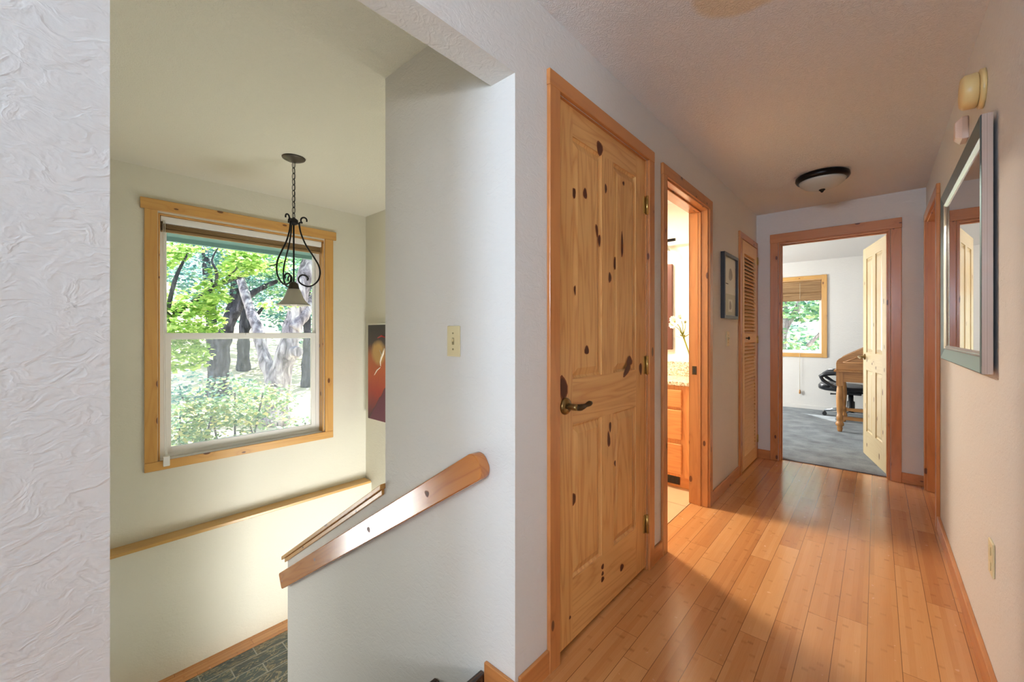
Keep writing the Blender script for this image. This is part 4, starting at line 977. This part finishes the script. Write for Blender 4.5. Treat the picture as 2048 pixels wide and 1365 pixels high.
for sg in (-1, 1):
    yy = oy+sg*.275
    ap = [(ox+.16, .44), (ox+.20, .54), (ox+.16, .625), (ox+.04, .655), (ox-.14, .66), (ox-.26, .645), (ox-.325, .60), (ox-.30, .55), (ox-.22, .49), (ox-.14, .45), (ox-.05, .44)]
    b = MB(); b.tube([(x, yy, z) for x, z in ap], [.022, .024, .026, .032, .034, .034, .030, .024, .020, .019, .019], 10); b.build('armrest', 'black', OC)
b = MB(); b.lathe([(.030, .345), (.030, .25), (.045, .24), (.045, .13), (.055, .12), (.055, .085), (.001, .08)], (ox, oy, 0), seg=18); b.build('gas_lift', 'blackplastic', OC)
for k in range(5):
    a = k*2*PI/5+PI*1.02; d = Vector((math.cos(a), math.sin(a), 0))
    b = MB(); b.tube([Vector((ox, oy, .112)), Vector((ox, oy, .115))+d*.15, Vector((ox, oy, .083))+d*.30], [.030, .024, .018], 8); lg = b.build('base_leg', 'silver', OC)
    b = MB(); c = Vector((ox, oy, .036))+d*.30; sd = Vector((-d[1], d[0], 0))
    for s_ in (-1, 1):
        q = c+sd*s_*.016; b.tube([q-sd*.010, q+sd*.010], .027, 14)
    b.tube([c+Vector((0, 0, .01)), c+Vector((0, 0, .045))], .010, 8); b.build('caster', 'blackplastic', lg)

# ------------------------------------------------------------------ outdoors
EV = empty('roof_eave', (-4.3, 1, 2.2)); tag(EV, 'teal painted roof overhang above the stairwell window', 'roof', kind='structure')
b = MB(); b.prism([(-3.925, 2.46), (-4.72, 2.085), (-4.72, 2.045), (-4.76, 2.045), (-4.76, 2.30), (-3.925, 2.70)], 'xz', -2.5, 4.5); b.build('soffit', 'teal', EV)
for k in range(8):
    yy = .71-.66*3+.66*k
    b = MB(); b.prism([(-3.925, 2.458), (-4.50, 2.187), (-4.56, 2.10), (-3.925, 2.37)], 'xz', yy-.022, yy+.022); b.build('rafter_tail', 'teal_light', EV)
def hz(x, y):
    d = max(0.0, -x-3.92); d2 = max(0.0, y-8.2)
    return -1.75 + 0.105*max(d-2, 0)**1.02 + 0.03*max(d2, 0) + 0.18*math.sin(x*.5+1)*math.sin(y*.4)
b = MB(); n = 44
gx = [-60+56.05*i/n for i in range(n+1)]; gy = [-30+80*i/n for i in range(n+1)]
for i in range(n):
    for j in range(n):
        p = [(gx[i], gy[j]), (gx[i+1], gy[j]), (gx[i+1], gy[j+1]), (gx[i], gy[j+1])]
        b.poly([(x, y, hz(x, y)) for x, y in p], smooth=True)
gx2 = [-3.95+20*i/12 for i in range(13)]; gy2 = [8.25+41.75*i/16 for i in range(17)]
for i in range(12):
    for j in range(16):
        p = [(gx2[i], gy2[j]), (gx2[i+1], gy2[j]), (gx2[i+1], gy2[j+1]), (gx2[i], gy2[j+1])]
        b.poly([(x, y, hz(x, y)) for x, y in p], smooth=True)
tag(b.build('ground', 'ground'), 'pale dry grass slope under the trees', 'ground', kind='structure')

def leaf_mesh(name, blobs, count, size, mat, parent, seed=1, droop=.3):
    """blobs: (centre, radii, weight); leaves are folded lobed quads"""
    rr = random.Random(seed); v, f, uv = [], [], []
    tot = sum(bb_[2] for bb_ in blobs)
    for c, rad, wt in blobs:
        for _ in range(int(count*wt/tot)):
            while True:
                q = Vector((rr.uniform(-1, 1), rr.uniform(-1, 1), rr.uniform(-1, 1)))
                if q.length < 1: break
            if rr.random() < .6: q = q.normalized()*rr.uniform(.72, 1.0)
            p = Vector(c)+Vector((q[0]*rad[0], q[1]*rad[1], q[2]*rad[2]))
            if mnoise.noise(p*1.7) < -.08: continue
            a = rr.uniform(0, 2*PI); d = Vector((math.cos(a), math.sin(a), rr.uniform(-.7, .3)-droop*.3)).normalized()
            nrm = Vector((rr.gauss(0, .45), rr.gauss(0, .45), 1)).normalized(); s = d.cross(nrm).normalized(); up = s.cross(d)
            L = size*rr.uniform(.6, 1.35); w = L*.48
            i = len(v); t = rr.random()
            v += [tuple(p), tuple(p+d*L*.42+s*w+up*L*.08), tuple(p+d*L), tuple(p+d*L*.42-s*w+up*L*.08), tuple(p+d*L*.35)]
            f += [(i, i+4, i+1), (i+1, i+4, i+2), (i+2, i+4, i+3), (i+3, i+4, i)]
            uv += [t, .5]*12
    me = bpy.data.meshes.new(name); me.from_pydata(v, [], f); me.update()
    ul = me.uv_layers.new(name='UVMap'); ul.data.foreach_set('uv', uv); me.materials.append(M[mat])
    o = bpy.data.objects.new(name, me); COL.objects.link(o); o.parent = parent
    if parent: o.matrix_parent_inverse = Matrix.Translation(-parent.location)
    return o
def limbs(b, paths, seg=10):
    for pts, rad in paths:
        P = [Vector(p) for p in pts]; out, rr_ = [], []
        for i in range(len(P)-1):
            p0, p1, p2, p3 = P[max(i-1, 0)], P[i], P[i+1], P[min(i+2, len(P)-1)]
            for t in (0, .25, .5, .75):
                out.append(.5*((2*p1)+(-p0+p2)*t+(2*p0-5*p1+4*p2-p3)*t*t+(-p0+3*p1-3*p2+p3)*t**3)); rr_.append(rad[i]+(rad[i+1]-rad[i])*t)
        out.append(P[-1]); rr_.append(rad[-1])
        rr_ = [q*(1+.10*math.sin(i*1.9)) for i, q in enumerate(rr_)]
        b.tube(out, rr_, seg)
def tree(name, label, base, paths, blobs, count, size, leafm, bark, seed, group=None, cat='tree'):
    e = empty(name, base); tag(e, label, cat, group)
    if paths:
        b = MB(); limbs(b, paths); b.build('trunk' if cat == 'tree' else 'stems', bark, e)
    if blobs: leaf_mesh('foliage', blobs, count, size, leafm, e, seed)
    return e
def ray(x, y, t):     # a point t metres (along the optical axis) out through the window
    C_, S_ = math.cos(math.radians(41.66)), math.sin(math.radians(41.66)); u, v = (x-1024)/819.4, (667-y)/819.4
    return Vector(((u*C_-S_)*t, (C_+u*S_)*t, 1.22+v*t))
def gr(p): return Vector((p[0], p[1], hz(p[0], p[1])-.05))
# big forked oak on the right
t = 10.2; bs = gr(ray(552, 800, t))
tree('oak_tree', 'thick pale grey forked oak leaning right beyond the lower sash', bs,
     [([bs, ray(556, 770, t), ray(577, 695, t), ray(588, 640, t+.2), ray(606, 570, t+.4), ray(622, 500, t+.8), ray(640, 400, t+1.2)], [.32, .28, .23, .21, .19, .17, .14]),
      ([ray(586, 660, t), ray(606, 632, t+.3), ray(630, 596, t+.8), ray(680, 540, t+1.4)], [.14, .15, .13, .10]),
      ([bs, ray(548, 770, t), ray(530, 720, t+.1), ray(514, 655, t+.4), ray(497, 610, t+.8), ray(470, 520, t+1.5)], [.24, .19, .15, .14, .12, .08]),
      ([ray(590, 705, t-.2), ray(596, 704, t-.35)], [.15, .11])],
     [(ray(560, 505, 12.5), (1.6, 1.6, .9), 1.0), (ray(600, 560, 13.5), (1.2, 1.2, .8), .5), (ray(620, 450, 11), (1.5, 1.5, .7), .7)], 9000, .10, 'oakleaf', 'bark', 11)
t = 13.0; bs = gr(ray(438, 735, t))
tree('oak_tree', 'dark twin-stemmed oak left of the forked grey tree', bs,
     [([bs, ray(438, 720, t), ray(452, 665, t), ray(468, 610, t+.3), ray(478, 540, t+.6), ray(500, 430, t+1)], [.34, .28, .2, .18, .14, .1]),
      ([bs, ray(428, 715, t), ray(424, 665, t), ray(420, 600, t+.3), ray(410, 500, t+.6)], [.26, .2, .16, .14, .1]),
      ([ray(452, 665, t), ray(470, 630, t-.2), ray(500, 590, t-.3), ray(560, 560, t)], [.14, .12, .1, .05])],
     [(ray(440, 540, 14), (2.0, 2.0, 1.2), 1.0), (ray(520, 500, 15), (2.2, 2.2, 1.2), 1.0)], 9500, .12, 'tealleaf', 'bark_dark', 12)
t = 17; bs = gr(ray(487, 700, t))
tree('oak_tree', 'thin straight trunk between the dark oak and the forked grey oak', bs,
     [([bs, ray(487, 690, t), ray(490, 640, t), ray(492, 580, t), ray(500, 480, t)], [.26, .22, .18, .16, .12]), ([ray(480, 695, t), ray(500, 650, t), ray(530, 610, t)], [.1, .09, .05])],
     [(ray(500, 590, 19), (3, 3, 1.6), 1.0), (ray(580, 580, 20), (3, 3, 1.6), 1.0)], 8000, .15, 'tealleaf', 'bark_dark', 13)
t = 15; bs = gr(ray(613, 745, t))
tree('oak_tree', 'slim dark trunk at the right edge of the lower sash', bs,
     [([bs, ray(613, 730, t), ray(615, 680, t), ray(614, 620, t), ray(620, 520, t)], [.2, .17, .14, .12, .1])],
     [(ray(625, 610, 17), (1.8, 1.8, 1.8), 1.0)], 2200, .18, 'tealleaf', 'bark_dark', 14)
# bright maple close to the window at the left
t0 = 4.9; bs = gr(ray(300, 760, 4.9))
tree('maple_tree', 'bright yellow-green maple spreading across the left of the window', bs,
     [([bs, ray(300, 740, t0), ray(330, 650, t0), ray(385, 605, t0+.2), ray(440, 570, t0+.4), ray(520, 540, t0+.7), ray(580, 520, t0+.9)], [.055, .05, .04, .032, .024, .015, .006]),
      ([ray(395, 600, t0+.2), ray(428, 575, t0+.1), ray(433, 545, t0), ray(424, 520, t0), ray(440, 490, t0)], [.026, .022, .016, .012, .005]),
      ([ray(330, 650, t0), ray(350, 560, t0-.2), ray(380, 500, t0)], [.03, .02, .008]),
      ([ray(440, 570, t0+.4), ray(470, 540, t0+.2), ray(500, 505, t0+.3)], [.02, .012, .005])],
     [(ray(350, 560, 4.9), (.55, .55, .42), 1.2), (ray(360, 640, 4.8), (.5, .5, .26), 1.2), (ray(440, 520, 5.1), (.55, .5, .22), .7), (ray(352, 710, 4.7), (.38, .36, .20), .65), (ray(520, 520, 5.4), (.4, .4, .16), .35), (ray(420, 610, 4.9), (.35, .3, .15), .3), (ray(345, 490, 5.2), (.5, .5, .3), .6), (ray(560, 610, 6.0), (.30, .25, .10), .12)],
     8200, .062, 'maple', 'bark_dark', 15)
# shrubs below
for k, (px, py, tt, rx, rz, lab, cnt, lm) in enumerate([
        (360, 850, 5.0, .65, .32, 'pale yellow-green shrub at the lower left of the window', 1700, 'shrubleaf'),
        (470, 800, 5.6, .62, .34, 'loose sunlit shrub at the bottom middle of the window', 1500, 'shrubleaf'),
        (555, 860, 5.6, .45, .22, 'low shrub at the bottom right of the lower sash', 520, 'shrubleaf'),
        (400, 780, 7.4, .75, .36, 'dark bluish shrub behind the sunlit shrubs', 1500, 'tealleaf')]):
    c = ray(px, py, tt); g_ = gr(c)
    st_ = [([g_+Vector((.1*q, .08*q, 0)), (g_+c)/2+Vector((.15*q, .1*q, 0)), c+Vector((.3*q, .25*q, .1))], [.03, .02, .008]) for q in (-1, 0, 1)]
    tree('shrub', lab, g_, st_, [(c, (rx, rx, rz), 1.0), (c+Vector((.3, -.3, -.25)), (rx*.9, rx*.9, rz), .8), (c+Vector((-.3, .5, -.1)), (rx*.7, rx*.7, rz*.8), .5)], int(cnt*1.9), .058, lm, 'bark_dark', 30+k, cat='shrub')
# woodland closing the view, beyond both windows
bl = []
rr = random.Random(5)
for k in range(26):
    y = -2+k*1.6; x = -26-rr.uniform(0, 5); bl.append(((x, y, hz(x, y)+rr.uniform(3.0, 6.5)), (2.6, 2.6, 2.2), 1.0))
for k in range(14):
    x = -11+k*1.1; y = 20+rr.uniform(0, 4); bl.append(((x, y, hz(x, y)+rr.uniform(1.6, 5.5)), (2.0, 2.0, 1.8), 1.0))
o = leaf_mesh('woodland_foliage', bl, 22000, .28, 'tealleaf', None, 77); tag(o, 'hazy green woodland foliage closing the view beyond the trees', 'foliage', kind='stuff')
# two trees beyond the far room window
bs = gr(Vector((-1.9, 12.8, 0)))
tree('oak_tree', 'grey branching oak seen through the far room window', bs,
     [([bs, (-1.95, 12.8, .6), (-1.85, 12.8, 1.6), (-1.95, 12.9, 2.6), (-2.1, 13, 4)], [.22, .17, .15, .12, .09]), ([(-1.85, 12.8, 1.3), (-1.5, 12.7, 1.9), (-1.25, 12.7, 2.8)], [.09, .07, .04]), ([(-1.3, 12.7, .9), (-1.0, 12.6, 1.25), (-.7, 12.6, 1.5)], [.05, .04, .02]), ([(-1.9, 12.8, 1.1), (-2.2, 12.7, 1.7), (-2.3, 12.7, 2.6)], [.08, .05, .03])],
     [((-1.6, 12.4, 2.3), (1.2, .9, .8), 1.0), ((-1.2, 12.0, 1.9), (.7, .6, .4), .5), ((-2.2, 13.4, 1.0), (1.2, 1.2, .6), .6), ((-1.0, 14, .9), (1.0, 1.0, .5), .5)], 3300, .13, 'oakleaf', 'bark', 41)

# ------------------------------------------------------------------ light
w = bpy.data.worlds.new('World'); SC.world = w; w.use_nodes = True
nt = w.node_tree; bg = nt.nodes['Background']
tc = nt.nodes.new('ShaderNodeTexCoord'); sp = nt.nodes.new('ShaderNodeSeparateXYZ'); rp_ = nt.nodes.new('ShaderNodeValToRGB')
nt.links.new(tc.outputs['Generated'], sp.inputs[0]); nt.links.new(sp.outputs[2], rp_.inputs[0]); nt.links.new(rp_.outputs[0], bg.inputs[0])
rp_.color_ramp.elements[0].color = (.90, .96, 1.0, 1); rp_.color_ramp.elements[1].color = (.50, .70, 1.0, 1)
bg.inputs[1].default_value = 2.0
sun = bpy.data.lights.new('sun', 'SUN'); sun.energy = 15.0; sun.angle = math.radians(.6); sun.color = (1, .97, .93)
so = bpy.data.objects.new('sun', sun); COL.objects.link(so)
so.rotation_euler = Vector((.45, -.5, -.9)).to_track_quat('-Z', 'Y').to_euler()
def area(name, loc, aim, sx, sy, power, col):
    l = bpy.data.lights.new(name, 'AREA'); l.shape = 'RECTANGLE'; l.size = sx; l.size_y = sy; l.energy = power; l.color = col
    o = bpy.data.objects.new(name, l); COL.objects.link(o); o.location = loc
    o.rotation_euler = Vector(aim).to_track_quat('-Z', 'Z').to_euler(); return o
area('added_side_lamp', (1.585, -2.30, 1.33), (-1, 1, 0.0), .34, .26, 32, (.92, .96, 1.0))  # unseen lamp added to throw the header shadow on the stair wall
area('added_back_fill', (-.40, -2.29, 1.75), (0, .75, .7), .6, .5, 64, (.60, .78, 1.0))  # unseen cool fill lamp added to lift the hall ceiling
area('daylight_entry', (-3.69, -.285, -.695), (1, 0, .0), .70, .80, 22, (.97, 1.0, .98))
area('daylight_lower_level', (-1.60, 1.60, -.95), (-1, 0, .6), .85, .8, 34, (1.0, .99, .96))
area('bathroom_ceiling_light', (-1.95, 2.85, 2.33), (0, 0, -1), .26, .26, 58, (1.0, .90, .76))
area('added_room_fill', (-3.78, 6.4, 1.45), (1, 0, 0), 1.25, 1.15, 120, (.97, 1.0, .98))  # unseen fill lamp added to brighten the far room
for xx in (-2.08, -1.75, -1.41):
    l = bpy.data.lights.new('vanity_bulb', 'POINT'); l.energy = 1.3; l.color = (1, .80, .52); l.shadow_soft_size = .03
    o = bpy.data.objects.new('vanity_bulb', l); COL.objects.link(o); o.location = (xx, 3.60, 1.915)

# ------------------------------------------------------------------ camera
cam = bpy.data.cameras.new('camera'); co = bpy.data.objects.new('camera', cam); COL.objects.link(co)
cam.sensor_width = 36; cam.lens = 819.4/2048*36; cam.shift_y = -15.5/2048; cam.clip_start = .02; cam.clip_end = 300
co.location = (0, 0, 1.22); co.rotation_euler = (PI/2, 0, math.radians(41.66))
SC.camera = co
vs = SC.view_settings; vs.view_transform = 'Standard'; vs.look = 'None'; vs.gamma = 1.0; vs.exposure = 0.32; vs.use_curve_mapping = False
SC.cycles.use_denoising = True
SC.cycles.max_bounces = 8; SC.cycles.diffuse_bounces = 5; SC.cycles.glossy_bounces = 3; SC.cycles.transmission_bounces = 4
SC.cycles.transparent_max_bounces = 8; SC.cycles.sample_clamp_indirect = 8
SC.cycles.use_adaptive_sampling = True; SC.cycles.adaptive_threshold = 0.15
SC.cycles.caustics_reflective = False; SC.cycles.caustics_refractive = False
